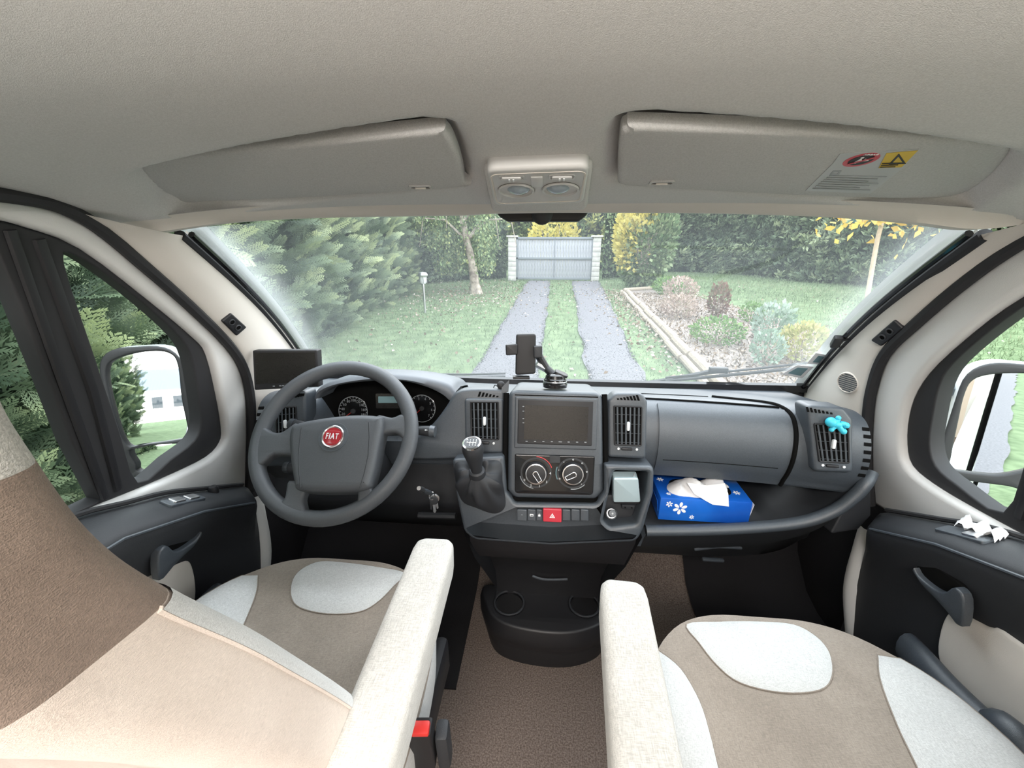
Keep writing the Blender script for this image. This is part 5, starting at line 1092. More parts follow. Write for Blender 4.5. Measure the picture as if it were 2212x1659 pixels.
# white tissue on the passenger door sill
q4 = [PX(2060, 1137, .775), PX(2082, 1122, .80), PX(2178, 1158, .80), PX(2150, 1170, .77)]
rows = [[q4[0].lerp(q4[1], s_).lerp(q4[3].lerp(q4[2], s_), t) + V((0, 0, .010 * abs(math.sin(6 * t + 8 * s_)) + .006 * math.sin(17 * t))) for s_ in (0, .2, .4, .6, .8, 1)] for t in np.linspace(0, 1, 13)]
o = MB().grid(rows).build('paper_tissue', 'tissue', smooth=20); tag(o, 'crumpled white tissue lying on the passenger door sill', 'tissue')
# windscreen stickers, aerial and wipers
for i, (P, lb) in enumerate(((((1688, 806), (1722, 786), (1758, 790), (1732, 815)), 'square inspection sticker low on the windscreen, nearer the wiper'), (((1742, 783), (1762, 760), (1806, 768), (1796, 786)), 'square inspection sticker at the windscreen edge by the passenger pillar'))):
    c = [onWS(*p, 0) for p in P]; nrm = (c[1] - c[0]).cross(c[3] - c[0]).normalized(); nrm = nrm if nrm.y < 0 else -nrm
    f = Frame(c[0], c[1] - c[0], nrm.cross((c[1] - c[0]).normalized())); Q = [((p - c[0]).dot(f.ex), (p - c[0]).dot(f.ey)) for p in c]
    f.o = f.o + nrm * .004; f.n = nrm
    t = thing('windscreen_sticker', lb, 'sticker', tuple(c[0]), 'windscreen stickers'); MB().plate(Q, f, .0006).build('sheet', 'paper', t)
    ce = (sum(q[0] for q in Q) / 4, sum(q[1] for q in Q) / 4); MB().plate([(ce[0] + (q[0] - ce[0]) * .62, ce[1] + (q[1] - ce[1]) * .62) for q in Q], f, .0006, w0=.0006).build('print', 'teal_print', t)
sn = thing('windscreen_sensor', 'small black sensor on a wire stalk at the passenger edge of the windscreen', 'sensor', tuple(PX(1850, 720, .775)))
q = [onWS(x, y, .03) for x, y in ((1790, 731), (1802, 710), (1822, 711), (1812, 730))]; c = sum(q, V()) / 4; f = Frame(c, (CAM - c).cross(V((0, 0, -1))), (0, 0, 1)); f = Frame(c, q[2] - q[1], q[1] - q[0])
MB().plate(rpoly([((p - c).dot(f.ex), (p - c).dot(f.ey)) for p in (q[0], q[1], q[2], q[3])], .004), f, .012, .003).build('head', 'black', sn); MB().tube([onWS(1818, 713, .03), onWS(1835, 716, .02), onWS(1856, 721, .006)], .0035, 6).build('stalk', 'black', sn); MB().tube([onWS(1812, 730, .03), onWS(1830, 727, .022), onWS(1850, 721, .008)], .0012, 5).build('wire', 'black', sn)
for pts, lb, jt in ((((1440, 836), (1540, 827), (1650, 817), (1760, 806)), 'black windscreen wiper resting at the base of the glass, passenger side', (1556, 824)), (((700, 822), (850, 826), (1000, 828), (1090, 826)), 'black windscreen wiper low behind the instrument hood, driver side', (860, 826))):
    t = thing('windscreen_wiper', lb, 'wiper', tuple(onWS(*pts[0], -.02)), 'windscreen wipers'); sg_ = 1
    q = [onWS(*p, 0) + V((0, .02, .015)) for p in pts]; MB().tube(q, .007, 6, flat=.8).build('blade', 'rubber', t); MB().tube([p + V((0, .008, .010)) for p in q], .004, 6).build('spine', 'black', t)
    j = onWS(*jt, 0) + V((0, .03, .03)); MB().box(j, (.06, .02, .02), .004).build('joint', 'black', t); MB().tube([j, j + V((-.12, .05, -.05)), j + V((-.3, .06, -.09))], .008, 6).build('arm', 'black', t)
# ------------------------------------------------------------------ door mirrors
def door_mirror(sg, c, refl, bigpx, smallpx, label):
    c = V(c); n = ((CAM - c).normalized() + V(refl).normalized()).normalized(); f = Frame(c, n.cross(V((0, 0, 1))) * -1, V((0, 0, 1)))
    if f.n.dot(n) < 0: f = Frame(c, n.cross(V((0, 0, 1))), V((0, 0, 1)))
    f = Frame(c, f.ex, n.cross(f.ex)); 
    t = thing('door_mirror', label, 'mirror', tuple(c - V((0, 0, .2))), 'door mirrors')
    B_, S_ = cat2(f.pxs(bigpx), 5, True), cat2(f.pxs(smallpx), 5, True)
    us = [p[0] for p in B_ + S_]; vs_ = [p[1] for p in B_ + S_]; u0, u1, v0, v1 = min(us) - .012, max(us) + .012, min(vs_) - .014, max(vs_) + .014
    hs = rpoly(rect(u0, v0, u1, v1), [.05, .05, .07, .07], 7)
    MB().plate(hs, f, .02, .004, [B_, S_], w0=.012).build('bezel', 'black', t)
    rows = []
    for w, s in ((.006, 1.0), (-.03, 1.01), (-.07, .93), (-.10, .75), (-.11, .4)):
        rows.append([f.pt((u0 + u1) / 2 + (u - (u0 + u1) / 2) * s, (v0 + v1) / 2 + (v - (v0 + v1) / 2) * s, w) for u, v in hs])
    MB().grid(rows, closed=True).cap(rows[-1]).build('shell', 'white_paint', t, smooth=60)
    MB().plate(B_, f, .004, w0=.002).build('main_glass', 'mirror', t, smooth=0)
    # convex lower glass
    cu0 = (sum(p[0] for p in S_) / len(S_), sum(p[1] for p in S_) / len(S_)); m = patch(S_, lambda a, b: .004 - .35 * ((a - cu0[0]) ** 2 + (b - cu0[1]) ** 2), 0, step=.012); m.v = [f.pt(p.x, p.y, p.z - .002) for p in m.v]; m.build('wide_angle_glass', 'mirror', t, smooth=80)
    for dv in (.78, .22):
        a = f.pt(u1 if sg < 0 else u0, v0 + (v1 - v0) * dv, -.04); MB().tube([a, V((sg * .93, a.y + .03, a.z + .0)), V((sg * .83, a.y + .06, a.z))], [.034, .03, .03], 10, flat=.7).build('arm', 'dash' if dv > .5 else 'dash_dark', t)
    return t
door_mirror(-1, (-1.10, .97, .80), (-.12, -1, .05), [(236, 800), (262, 772), (330, 758), (372, 764), (388, 790), (396, 860), (410, 930), (404, 944), (330, 956), (280, 958), (250, 880)], [(292, 966), (400, 956), (412, 962), (408, 1000), (396, 1012), (310, 1016), (300, 1000)], 'driver side door mirror reflecting the conifer hedge, lawn and sky')
door_mirror(1, (1.10, 1.0, .78), (.02, -1, -.10), [(2080, 850), (2100, 818), (2150, 806), (2230, 806), (2300, 815), (2320, 900), (2280, 985), (2180, 1020), (2110, 1020), (2052, 1008), (2052, 980), (2066, 910)], [(2042, 1034), (2120, 1040), (2200, 1056), (2196, 1100), (2160, 1102), (2060, 1080), (2038, 1066)], 'passenger side door mirror beyond the passenger window')
# ------------------------------------------------------------------ garden
GZ = -.6
def gxy(px, py): p = PZ(px, py, GZ); return p
N2 = lambda x, y, s=1.0, o=0: mnoise.noise(V((x * s + o, y * s - o, o * .37)))
m = MB().grid([[V((x, y, GZ + .03 * N2(x, y, .3))) for x in np.linspace(-30, 36, 60)] for y in np.linspace(-40, 60, 80)])
lawn = m.build('ground', 'lawn', smooth=80, origin=False); tag(lawn, 'mown green lawn around the driveway', kind='structure')
def strip(x0, x1, name, label, mt, z, y0=-30, y1=19.6, wob=.09):
    rows = []
    for y in np.arange(y0, y1, .4):
        a = interp([-30, 5, 19.5], x0, y) + wob * N2(0, y, 1.1, x0[1]); b = interp([-30, 5, 19.5], x1, y) + wob * N2(3, y, 1.1, x1[1]); rows.append([V((a + (b - a) * t, y, GZ + .034 + z * (1 if 0 < t < 1 else .2))) for t in (0, .1, .5, .9, 1)])
    o = MB().grid(rows).build(name, mt, smooth=80, origin=False); tag(o, label, kind='structure'); return o
strip((-1.0, -1.02, -.98), (-.1, -.10, .05), 'path', 'grey gravel wheel track on the left of the driveway', 'gravel', .012)
strip((.5, .54, 1.0), (1.3, 1.26, 2.25), 'path', 'grey gravel wheel track on the right of the driveway', 'gravel', .012)
# gravel stones on the tracks and grass (uncountable)
quadS = ([(-.5, 0, 0), (.5, 0, 0), (.3, .4, .9), (-.4, -.3, .8)], [(0, 1, 2), (0, 2, 3), (0, 3, 1)])
P = []
for k in range(42000):
    y = 4.6 + 15 * RNG.random() ** 1.6; r = k % 2
    x = (interp([5, 19.5], (-1.02, -.98), y) + RNG.random() * interp([5, 19.5], (.92, 1.03), y)) if r == 0 else (interp([5, 19.5], (.54, 1.0), y) + RNG.random() * interp([5, 19.5], (.72, 1.25), y)); P.append((x, y, GZ + .035))
P = np.array(P); n = len(P); v, t, tn = scatter(*quadS, P, RNG.normal(size=(n, 3)) * .5 + [0, 0, 1], .007 + .012 * RNG.random(n), RNG.random(n))
leafmat('stone', [(.08, .078, .086), (.14, .136, .15), (.24, .235, .255)], trans=0); o = fastmesh('gravel', v, t, 'stone', tone=tn); tag(o, 'loose grey gravel on the wheel tracks', 'gravel', kind='stuff')
blade = ([(-.08, 0, 0), (.08, 0, 0), (.0, .25, 1)], [(0, 1, 2)])
def onlawn(x, y):
    if 3 < y < 19.4:
        for a, b in ((-1.0, interp([5, 19.5], (-.1, .05), y)), (interp([5, 19.5], (.54, 1.0), y), interp([5, 19.5], (1.26, 2.25), y))):
            if a < x < b: e = min(x - a, b - x); return RNG.random() < .03 + .75 * math.exp(-(e / .12) ** 2)
    if 4.5 < y < 15.3 and 2.05 + (y - 5.5) * .06 < x < 5.2 + (y - 5) * .05: return False
    return True
P = []
while len(P) < 95000:
    y = 3.2 + 22 * RNG.random() ** 2.0; x = (RNG.random() - .5) * (9 + 1.4 * y) + .6 + .12 * y
    if onlawn(x, y): P.append((x, y, GZ + .01))
for k in range(9000): P.append((-1.6 - 2.6 * RNG.random(), -1 + 5 * RNG.random(), GZ)); 
for k in range(9000): P.append((1.8 + 7 * RNG.random(), -.5 + 5 * RNG.random(), GZ))
P = np.array(P); n = len(P); far = np.clip(np.hypot(P[:, 0], P[:, 1]) / 9, .7, 2.6)
v, t, tn = scatter(*blade, P, RNG.normal(size=(n, 3)) * [.45, .45, .1] + [0, 0, 1], (.035 + .05 * RNG.random(n)) * far ** .8, np.clip(RNG.random(n) * .75 + .22 * np.sin(P[:, 0] * .9 + P[:, 1] * .7) + .1, 0, 1))
o = fastmesh('grass', v, t, 'grass', tone=tn); tag(o, 'short green grass of the lawn', 'grass', kind='stuff')
# fallen leaves
P = []
for k in range(3200):
    c = RNG.random()
    if c < .45: x, y = -2.6 + RNG.normal() * 1.6, 14 + RNG.normal() * 2.4
    elif c < .8: x, y = 1.75 + .05 * (RNG.random() * 10) + RNG.normal() * .35, 5 + 11 * RNG.random()
    else: x, y = -4 + 14 * RNG.random(), 5 + 14 * RNG.random()
    P.append((x, y, GZ + .045))
leaf4 = ([(0, 0, 0), (-.35, .12, .5), (0, .0, 1), (.35, .12, .5)], [(0, 1, 2), (0, 2, 3)])
P = np.array(P); n = len(P); v, t, tn = scatter(*leaf4, P, RNG.normal(size=(n, 3)) * [1, 1, .25], .04 + .05 * RNG.random(n), RNG.random(n)); o = fastmesh('leaf_litter', v, t, 'litter', tone=tn); tag(o, 'fallen dry leaves scattered over lawn and drive', 'leaves', kind='stuff')
# --- foliage helpers
def feather(nb=11, w=.30, sub=True):
    v, f = [], []
    def sl(a, d, l, wd):   # slim leaf from a along d
        d = d.normalized(); s = V((d.z, 0, -d.x)) * wd; k = len(v); v.extend([a - s, a + s, a + d * l]); f.append((k, k + 1, k + 2))
    sl(V((0, 0, 0)), V((0, 0, 1)), 1, .018)
    for i in range(nb):
        t = .08 + .86 * i / nb
        for s in (-1, 1):
            a = V((0, .10 * t * t, t + .02 * s)); l = w * (1 - .75 * t) * (.8 + .4 * random.random()) * (.5 + 2 * t if t < .25 else 1); d = V((s * .8, .15 * (random.random() - .3), .75)); sl(a, d, l, .015)
            if sub:
                for q in (.25, .5, .75): sl(a + d.normalized() * l * q, V((s * .2, .1, 1)), l * .40 * (1.2 - q * .5), .013); sl(a + d.normalized() * l * q, V((s * 1, .0, .1)), l * .34 * (1.2 - q * .5), .012)
    return [tuple(p) for p in v], f
def clump(n=9):
    v, f = [], []
    for k in range(n):
        d = V((random.gauss(0, .6), random.gauss(0, .6), .4 + random.random())).normalized(); s_ = d.cross(V((random.gauss(0, 1), random.gauss(0, 1), random.gauss(0, 1)))).normalized() * .09; a = V((random.gauss(0, .12), random.gauss(0, .12), random.random() * .5)); q = len(v)
        v.extend([a, a + d * .22 - s_, a + d * .5, a + d * .22 + s_]); f.extend([(q, q + 1, q + 2), (q, q + 2, q + 3)])
    return [tuple(p) for p in v], f
CLU = [clump(9), clump(11), clump(8)]
FE = [feather(11), feather(13, .36), feather(10, .26)]; FEf = [feather(6, .34, False), feather(7, .30, False)]
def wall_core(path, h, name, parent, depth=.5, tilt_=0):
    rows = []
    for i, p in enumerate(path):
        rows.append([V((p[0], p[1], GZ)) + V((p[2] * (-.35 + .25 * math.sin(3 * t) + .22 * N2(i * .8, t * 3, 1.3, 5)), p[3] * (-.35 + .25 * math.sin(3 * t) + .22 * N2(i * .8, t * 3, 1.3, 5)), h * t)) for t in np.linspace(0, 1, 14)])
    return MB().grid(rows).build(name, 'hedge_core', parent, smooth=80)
def hedge(name, label, path, h, dens, fe, sz, mt, dirf, group=None, bulge=.25, low=0.0):
    """path: (x,y,nx,ny) front line with outward normal"""
    t_ = thing(name, label, 'hedge', (path[0][0], path[0][1], GZ), group); wall_core(path, h, 'inner_growth', t_)
    pos, dr, sc, tn = [], [], [], []
    for i in range(len(path) - 1):
        a, b = path[i], path[i + 1]; L = math.hypot(b[0] - a[0], b[1] - a[1]); n = int(L * h * dens * (a[4] if len(a) > 4 else 1))
        for k in range(n):
            s = random.random(); t = random.random(); nx, ny = a[2], a[3]; z = GZ + h * (low + (1 - low) * t)
            x = a[0] + (b[0] - a[0]) * s; y = a[1] + (b[1] - a[1]) * s; nz = N2(x * .9 + y * .9, z, 1.1, 2)
            o = bulge * (math.sin(3.0 * t) + 1.1 * nz) - .35 * random.random() ** 2
            pos.append((x + nx * o, y + ny * o, z)); d = dirf(nx, ny, t); dr.append((d[0] + random.gauss(0, .35), d[1] + random.gauss(0, .35), d[2] + random.gauss(0, .35)))
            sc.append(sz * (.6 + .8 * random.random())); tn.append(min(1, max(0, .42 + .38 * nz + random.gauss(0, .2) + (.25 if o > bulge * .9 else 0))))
    V_, T_, N_ = [], [], []; k0 = 0; idx = RNG.integers(0, len(fe), len(pos)); pos, dr, sc, tn = map(np.array, (pos, dr, sc, tn))
    for q in range(len(fe)):
        s = idx == q
        if not s.any(): continue
        bv, bt = fe[q]; nrm = np.stack([-dr[s][:, 1], dr[s][:, 0], np.zeros(s.sum())], 1) + RNG.normal(size=(s.sum(), 3)) * .6
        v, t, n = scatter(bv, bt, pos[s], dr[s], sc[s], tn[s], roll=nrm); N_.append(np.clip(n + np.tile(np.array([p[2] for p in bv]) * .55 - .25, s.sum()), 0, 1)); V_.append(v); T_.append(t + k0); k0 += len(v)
    o = fastmesh('foliage', np.concatenate(V_), np.concatenate(T_), mt, t_, np.concatenate(N_)); o['kind'] = 'stuff'; return t_
# left conifer hedge beside the van and along the drive
pl = [(-3.3 - .95 * min(1, max(0, (-y - 2) / 5)), y, .99, -.1, d) for y, d in ((-24, .3), (-18, .3), (-13, .35), (-9, .4), (-6, .5), (-4, .6), (-2, 1.0), (-.5, 2.0), (.5, 2.0), (1.5, 1.8), (2.5, 1.4))] + [(-3.55, 4, .99, -.1, .9), (-3.75, 5.5, .98, -.15, .9), (-4.1, 7.2, .97, -.2, .9), (-4.4, 9.2, .96, -.2, .8), (-4.7, 11.5, .95, -.25, .7), (-5.0, 14, .9, -.35, .7), (-5.3, 16.5, .9, -.4, .6)]
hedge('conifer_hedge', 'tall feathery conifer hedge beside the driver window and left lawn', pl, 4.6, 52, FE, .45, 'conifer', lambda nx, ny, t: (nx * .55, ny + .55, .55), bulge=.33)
# right far conifer hedge
pr = [(4.4, 26.5, -.3, -.95), (6.5, 26.3, -.1, -1), (8.5, 25.6, .1, -1), (10.2, 24.2, -.35, -.93), (11.0, 21.5, -.7, -.7), (12.4, 18.6, -.7, -.7), (14.4, 16.4, -.6, -.8), (17, 14.2, -.6, -.8), (20, 12, -.6, -.8), (24, 9, -.6, -.8)]
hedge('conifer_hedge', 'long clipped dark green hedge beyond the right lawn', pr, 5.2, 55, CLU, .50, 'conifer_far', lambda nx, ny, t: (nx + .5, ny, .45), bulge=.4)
# dark growth between the gate and the birch, and behind the gate
pg = [(-6.2, 17.0, .4, -.9), (-4.6, 18.6, .3, -.95), (-3.0, 20.3, .1, -1), (-2.1, 20.6, 0, -1)]
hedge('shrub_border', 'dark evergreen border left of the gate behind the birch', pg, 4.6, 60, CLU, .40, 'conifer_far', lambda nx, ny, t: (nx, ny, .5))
pb = [(-5, 27, .1, -1), (-1, 27.5, 0, -1), (1, 27.5, 0, -1), (5, 27, -.1, -1)]
hedge('shrub_border', 'leafy trees in the lane behind the gate', pb, 6.0, 26, CLU, .75, 'birch_leaf', lambda nx, ny, t: (nx + .3, ny, .3))
pi2 = [(2.45, 20.6, -.2, -1), (3.6, 21.6, -.3, -1), (4.6, 23.5, -.6, -.8)]
leafV = ([(0, 0, 0), (-.32, .06, .45), (0, .0, 1), (.32, .06, .45)], [(0, 1, 2), (0, 2, 3)])
hedge('ivy_bush', 'dark glossy bush just right of the gate pillar', pi2, 4.4, 120, [leafV], .20, 'laurel', lambda nx, ny, t: (nx, ny, .1), bulge=.2)
# --- shrubs and small trees
def bush(name, label, c, r, h, n, size, mt, stems=7, z0=.1, group=None, gold=None, upright=.5, cat_='shrub', shape=1.0, gold_mt='gold_sunlit_leaf'):
    t = thing(name, label, cat_, (c[0], c[1], GZ), group); m = MB()
    for k in range(stems):
        a = 6.28 * k / stems; tip = V((c[0] + r * .6 * math.cos(a), c[1] + r * .6 * math.sin(a), GZ + h * (.6 + .3 * random.random()))); m.tube([V((c[0], c[1], GZ)), V((c[0], c[1], GZ)).lerp(tip, .5) + V((0, 0, .05 * h)), tip], [.012 * h + .006, .008 * h + .004, .004], 5)
    m.build('stems', 'bark', t)
    th = RNG.random(n) * 6.283; ph = np.arccos(1 - 2 * RNG.random(n)); rad = .55 + .5 * RNG.random(n) ** .5
    P = np.stack([c[0] + r * rad * np.sin(ph) * np.cos(th), c[1] + r * rad * np.sin(ph) * np.sin(th), GZ + z0 * h + (h * (1 - z0)) * (.5 + .5 * rad * np.cos(ph))], 1)
    if shape != 1: zz = np.clip((P[:, 2] - GZ) / h, 0, 1); P[:, 0] = c[0] + (P[:, 0] - c[0]) * (shape + (1 - shape) * (1 - zz)); 
    D = (P - np.array([c[0], c[1], GZ + h * .4])); D /= np.linalg.norm(D, axis=1)[:, None]; D += [0, 0, upright]; D += RNG.normal(size=(n, 3)) * .5
    tone = np.clip(RNG.random(n) * .7 + .3 * np.array([N2(p[0] * 3, p[2] * 3, 1, 4) for p in P]) + .15, 0, 1)
    g = np.zeros(n, bool) if gold is None else gold(P)
    for s, mm, nm in ((~g, mt, 'foliage'), (g, gold_mt, 'gold_sunlit_foliage')):
        if s.any():
            v, f, tn = scatter(*leafV, P[s], D[s], size * (.6 + .8 * RNG.random(s.sum())), tone[s]); o = fastmesh(nm, v, f, mm, t, tn); o['kind'] = 'stuff'
    return t
p = gxy(1378, 625)
bush('beech_bush', 'tall round bush with sunlight painted gold on its left side at the far end of the log edging', (p.x + .15, p.y + .3), 1.05, 3.7, 6500, .17, 'laurel', 9, .02, gold=lambda P: (P[:, 0] < p.x - .40 + .55 * (P[:, 2] > 1.6) + RNG.normal(size=len(P)) * .25) & (P[:, 2] > .1))  # gold leaves on the left and top stand for sunlight, put into colour
bush('sunlit_shrub', 'shrub in the lane behind the gate, sun glow painted into its gold leaves', (.15, 24.0), 1.3, 3.4, 1600, .20, 'gold_sunlit_leaf', 6)  # added shrub; the sun glow is put into its gold leaf colour
def bpx(px, py, top, wpx):
    q = gxy(px, py); d = q.y; hh = PY(px, top, q.y).z - GZ; r = abs(PY(px + wpx / 2, py, q.y).x - PY(px - wpx / 2, py, q.y).x) / 2; return (q.x, q.y), r, hh
for nm, lb, (px, py, tp, w), n, sz, mt, kw in (
    ('flowering_shrub', 'pale pink low shrub in the mulch bed, nearer the logs', (1462, 692, 640, 76), 900, .065, 'pink_leaf', {}),
    ('flowering_shrub', 'pink and green shrub behind the pale pink one in the bed', (1466, 655, 600, 70), 800, .075, 'pink_leaf', dict(gold=lambda P: P[:, 2] > .15)),
    ('russet_shrub', 'small upright russet shrub in the middle of the bed', (1546, 690, 612, 42), 520, .075, 'russet_leaf', dict(upright=1.0)),
    ('silver_shrub', 'silvery grey-leaved shrub in the bed in front of the lawn', (1662, 745, 655, 78), 620, .075, 'silver_leaf', dict(upright=.9)),
    ('silver_shrub', 'lower grey-green shrub in the bed near the windscreen stickers', (1650, 795, 715, 62), 420, .06, 'silver_leaf', dict(upright=.9)),
    ('leafy_shrub', 'yellow-green leafy shrub at the right end of the bed', (1722, 788, 700, 92), 700, .07, 'lime_leaf', {}),
    ('leafy_shrub', 'low green shrub in the centre of the mulch bed', (1545, 748, 688, 110), 800, .055, 'green_leaf', {}),
    ('leafy_shrub', 'green shrub at the back corner of the bed by the tall round bush', (1440, 640, 600, 60), 600, .08, 'green_leaf', dict(gold=lambda P: P[:, 2] > .12)),
    ('leafy_shrub', 'small green tuft behind the silvery shrub', (1620, 700, 655, 50), 380, .06, 'green_leaf', dict(gold=lambda P: (P[:, 2] > -.12) & (P[:, 0] < 99)))):
    c, r, hh = bpx(px, py, tp, w); bush(nm, lb, c, r, hh, n, sz, mt, 6, **kw)
# birch with drooping leaves
p = gxy(1027, 634); bt_ = thing('birch_tree', 'birch with pale leaning trunk and hanging leaves left of the gate', 'tree', (p.x, p.y, GZ))
Y = p.y; tr = [PY(x, y, Y + dy) for x, y, dy in ((1029, 640, 0), (1024, 600, 0), (1018, 560, .1), (1008, 520, .1), (1000, 480, .1), (996, 430, .1), (992, 330, .1))]
MB().tube(cat(tr, 5), list(np.interp(np.linspace(0, 1, 31), [0, .1, .4, 1], [.27, .17, .13, .08])), 12).build('trunk', 'bark', bt_, smooth=80)
for k in range(9):
    a = k * .9; s = tr[3 + k % 4]; e = s + V((1.5 * math.cos(a), .9 * math.sin(a), .7)); MB().tube([s, s.lerp(e, .5) + V((0, 0, .3)), e, e + V((.2 * math.cos(a), 0, -.9))], [.05, .035, .02, .008], 6).build('branch', 'bark', bt_)
n = 9000; cl_ = RNG.integers(0, 150, n); cx_ = np.stack([p.x - .35 + RNG.normal(size=150) * 1.15, p.y + RNG.normal(size=150) * .8, 1.4 + 2.2 * RNG.random(150)], 1); ln = RNG.random(n) * 1.9
P = cx_[cl_] + np.stack([RNG.normal(size=n) * .10, RNG.normal(size=n) * .10, -ln], 1); P[:, 2] = np.maximum(P[:, 2], .0 + .5 * RNG.random(n)); P[:, 0] = np.minimum(P[:, 0], -1.95 - .3 * RNG.random(n)); P[:, 1] += .55; fr_ = (np.abs(P[:, 0] - p.x + .35) < .38) & (P[:, 1] < p.y + .2); P[fr_, 1] += .9
v, f, tn = scatter(*leafV, P, RNG.normal(size=(n, 3)) * [.6, .6, .4] + [0, 0, -1], .07 + .06 * RNG.random(n), np.clip(RNG.random(n) * .8 + .15 * np.sin(cl_), 0, 1)); o = fastmesh('hanging_leaves', v, f, 'birch_leaf', bt_, tn); o['kind'] = 'stuff'
# young staked tree with amber leaves
q0 = gxy(1872, 648); yt = thing('young_tree', 'young tree with slim pale stem and amber leaves on the right lawn', 'tree', (q0.x, q0.y, GZ))
pts = [PY(x, y, q0.y) for x, y in ((1872, 650), (1884, 580), (1895, 520), (1905, 480), (1912, 440), (1918, 380))]; MB().tube(cat(pts, 4), list(np.linspace(.065, .05, 21)), 10).build('stem', 'stake', yt)
for k in range(8): a = k * .8; s = pts[3 + k % 2]; e = s + V((.9 * math.cos(a), .5 * math.sin(a), .45)); MB().tube([s, e], [.025, .008], 5).build('twig', 'bark', yt)
n = 420; P = np.array(pts[3]) + np.stack([RNG.normal(size=n) * .62 + .05, RNG.normal(size=n) * .5, .40 + RNG.normal(size=n) * .36], 1)
v, f, tn = scatter(*leafV, P, RNG.normal(size=(n, 3)), .20 + .12 * RNG.random(n), RNG.random(n)); o = fastmesh('amber_leaves', v, f, 'amber_leaf', yt, tn); o['kind'] = 'stuff'
# garden light on a post
q = gxy(921, 676); gl_ = thing('garden_light', 'silver garden light on a thin post on the left lawn', 'garden light', tuple(q)); yy = q.y; hz = lambda y_: PY(919, y_, yy).z
f0 = Frame((q.x - .03, q.y, 0), (1, 0, 0), (0, 1, 0)); MB().lathe([(.03, GZ), (.03, hz(612))], f0, seg=10).build('post', 'steel', gl_); MB().lathe([(.06, hz(613)), (.085, hz(609)), (.085, hz(597))], f0, seg=16).build('lantern', 'sticker', gl_); MB().lathe([(.12, hz(597)), (.13, hz(594)), (.10, hz(589)), (0, hz(587))], f0, seg=16).build('cap', 'steel', gl_)
for k in range(4): a = k * 1.57 + .4; MB().tube([f0.pt(.088 * math.cos(a), .088 * math.sin(a), hz(611)), f0.pt(.088 * math.cos(a), .088 * math.sin(a), hz(597))], .008, 5).build('cage_bar', 'steel', gl_)
# gate with pillars
ga, gb_ = gxy(1117, 606), gxy(1277, 607); GY = 19.7; xa, xb = PY(1115, 600, GY).x, PY(1279, 600, GY).x; zt2, zm, zb2 = PY(1200, 512, GY).z, PY(1200, 558, GY).z, PY(1200, 604, GY).z
gt_ = thing('driveway_gate', 'closed grey wooden board gate at the end of the driveway', 'gate', ((xa + xb) / 2, GY, GZ)); xm = (xa + xb) / 2
GFm = Frame((0, GY, 0), (1, 0, 0), (0, 0, 1))
for (a, b, c, d, nm) in ((xa, xb, zt2 - .10, zt2, 'top_rail'), (xa, xb, zm - .05, zm + .04, 'middle_rail'), (xa, xb, zb2, zb2 + .10, 'bottom_rail'), (xa, xa + .08, zb2, zt2, 'stile'), (xb - .08, xb, zb2, zt2, 'stile'), (xm - .012, xm + .012, zb2, zt2, 'stile')):
    MB().box(((a + b) / 2, GY - .03, (c + d) / 2), (b - a, .06, d - c), .006).build(nm, 'gate_frame', gt_)
nbd = 26; bw = (xb - xa - .16) / nbd; bm_ = None
for k in range(nbd):
    x = xa + .08 + bw * (k + .5)
    if bm_ is None: bm_ = MB().box((0, 0, 0), (bw - .005, .03, zt2 - zb2 - .12), .004).build('board', 'gate_wood', gt_); bo = bm_; bo.location = (x, GY, (zt2 + zb2) / 2)
    else:
        bo = bm_.copy(); COL.objects.link(bo); bo.location = (x, GY + .004 * (k % 3), (zt2 + zb2) / 2)
for px0, px1, lb in ((1098, 1115, 'pale block pillar on the left of the gate'), (1279, 1296, 'pale block pillar on the right of the gate')):
    x0_, x1_ = PY(px0, 560, GY).x, PY(px1, 560, GY).x; pt_ = thing('gate_pillar', lb, 'pillar', ((x0_ + x1_) / 2, GY + .1, GZ), 'gate pillars'); nz_ = 9; H_ = zt2 - GZ + .0
    for k in range(nz_): MB().box(((x0_ + x1_) / 2, GY + .1, GZ + H_ * (k + .5) / nz_), (x1_ - x0_, .38, H_ / nz_ - .012), .006).build('block', 'block', pt_)
    MB().box(((x0_ + x1_) / 2, GY + .1, GZ + H_ / 2), (x1_ - x0_ - .02, .36, H_)).build('mortar', 'gate_frame', pt_); MB().box(((x0_ + x1_) / 2, GY + .1, zt2 + .03), (x1_ - x0_ + .14, .5, .07), .01).build('coping', 'block', pt_)
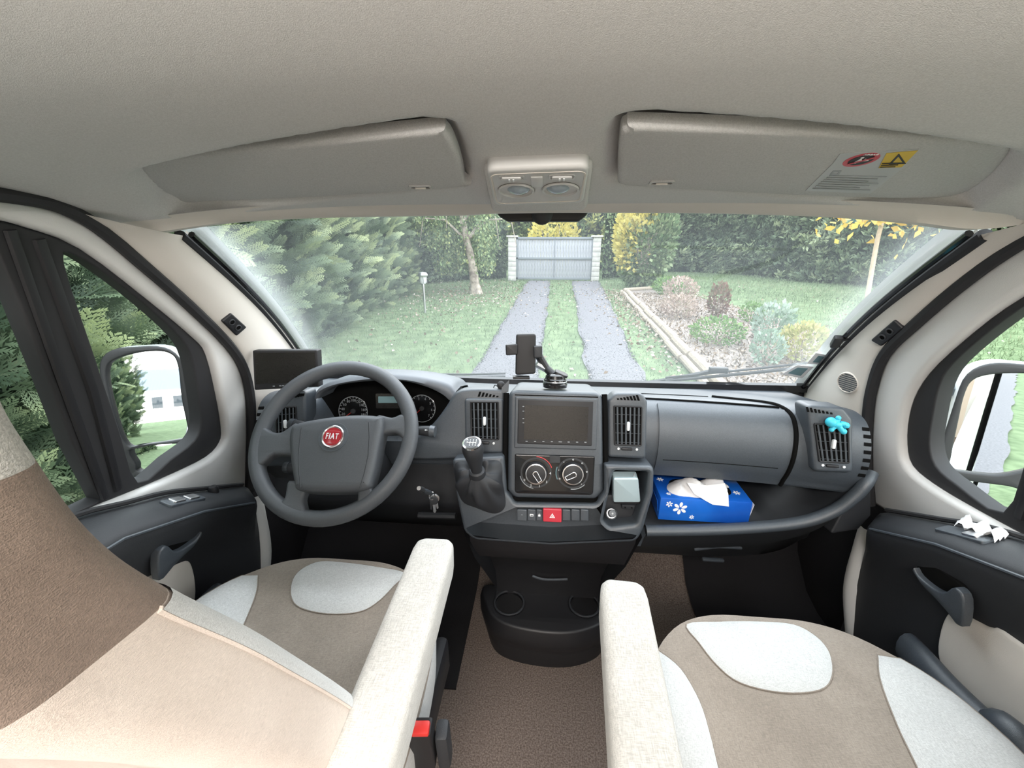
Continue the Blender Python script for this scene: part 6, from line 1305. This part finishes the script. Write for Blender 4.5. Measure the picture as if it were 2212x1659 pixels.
# mulch bed with log edging
e0, e1 = gxy(1512, 826), gxy(1347, 633); e0 = V((e0.x - .02, 4.2, GZ)); 
bp_ = [(e0.x, e0.y), (e1.x, e1.y), (e1.x + .9, e1.y + .9), (4.6, 14.2), (5.3, 10), (5.2, 7), (5.0, 4.2)]
bf = Frame((0, 0, GZ + .06), (1, 0, 0), (0, 1, 0)); o = MB().plate(cat2(bp_, 1) if False else bp_, bf, .1).build('flower_bed', 'mulch', origin=False); tag(o, 'wood chip mulch bed inside the log edging', kind='structure')
n = 9000; P = np.stack([e0.x + .1 + 3.0 * RNG.random(n), 4.3 + 10.5 * RNG.random(n) ** 1.4, np.full(n, GZ + .07)], 1); chip = ([(-.5, 0, 0), (.5, 0, 0), (.4, .05, .25), (-.45, .1, .22)], [(0, 1, 2), (0, 2, 3)])
v, f, tn = scatter(*chip, P, RNG.normal(size=(n, 3)) * [1, 1, .4] + [0, 0, .4], .04 + .06 * RNG.random(n), RNG.random(n)); o = fastmesh('wood_chips', v, f, 'litter', tone=tn); tag(o, 'pale wood chips covering the bed', 'mulch', kind='stuff')
le = thing('log_edging', 'double row of round timber logs edging the mulch bed', 'edging', (e0.x, e0.y, GZ)); dv_ = (e1 - e0); L = dv_.length; dn = dv_.normalized(); nn_ = V((-dn.y, dn.x, 0))
y_ = 0; k = 0
while y_ < L:
    l = min(1.05, L - y_); jit = V((.015 * math.sin(k * 2.3), 0, 0)); a = e0 + dn * (y_ + .01) + jit; b = e0 + dn * (y_ + l - .01) + jit
    MB().tube([a + nn_ * .06 + V((0, 0, .06)), b + nn_ * .06 + V((0, 0, .06))], .058, 10).build('log', 'log', le); MB().tube([a - nn_ * .07 + V((0, 0, .11)), b - nn_ * .07 + V((0, 0, .11))], .075, 10).build('log', 'log', le); y_ += l; k += 1
a, b = e1, e1 + V((1.1, .75, 0)); MB().tube([a + V((0, 0, .1)), b + V((0, 0, .1))], .07, 10).build('log', 'log', le)
# house behind the van, seen in the driver mirror
hs = thing('house', 'white bungalow with grey roof reflected in the driver mirror', 'house', (-4.2, -51, GZ))
def hb(c, s, nm, mt, par=hs): return MB().box(c, s, .02).build(nm, mt, par)
hb((-2.5, -53, GZ + 1.4), (9, 6, 2.8), 'wall', 'house_wall'); MB().grid([[V((-7.4, -49.6, GZ + 2.7)), V((2.4, -49.6, GZ + 2.7))], [V((-7.4, -53, GZ + 4.9)), V((2.4, -53, GZ + 4.9))], [V((-7.4, -56.4, GZ + 2.7)), V((2.4, -56.4, GZ + 2.7))]]).build('roof', 'roof', hs, smooth=0)
for x in (-5.8, -4.2, -2.4, -.5, 1.2): w = hb((x, -49.98, GZ + 1.5), (1.0, .1, 1.3), 'window', 'house_wall'); hb((x, -49.92, GZ + 1.5), (.8, .05, 1.1), 'window_pane', 'pane', w)
hb((-.8, -52.2, GZ + 5.0), (.9, .7, 1.1), 'chimney', 'orange_roof')
c = (-6.6, -29); bush('conifer_tree', 'broad conifer standing behind the van, reflected in the driver mirror', c, 2.4, 5.4, 4000, .40, 'conifer', 5, .0, cat_='tree', shape=.35)
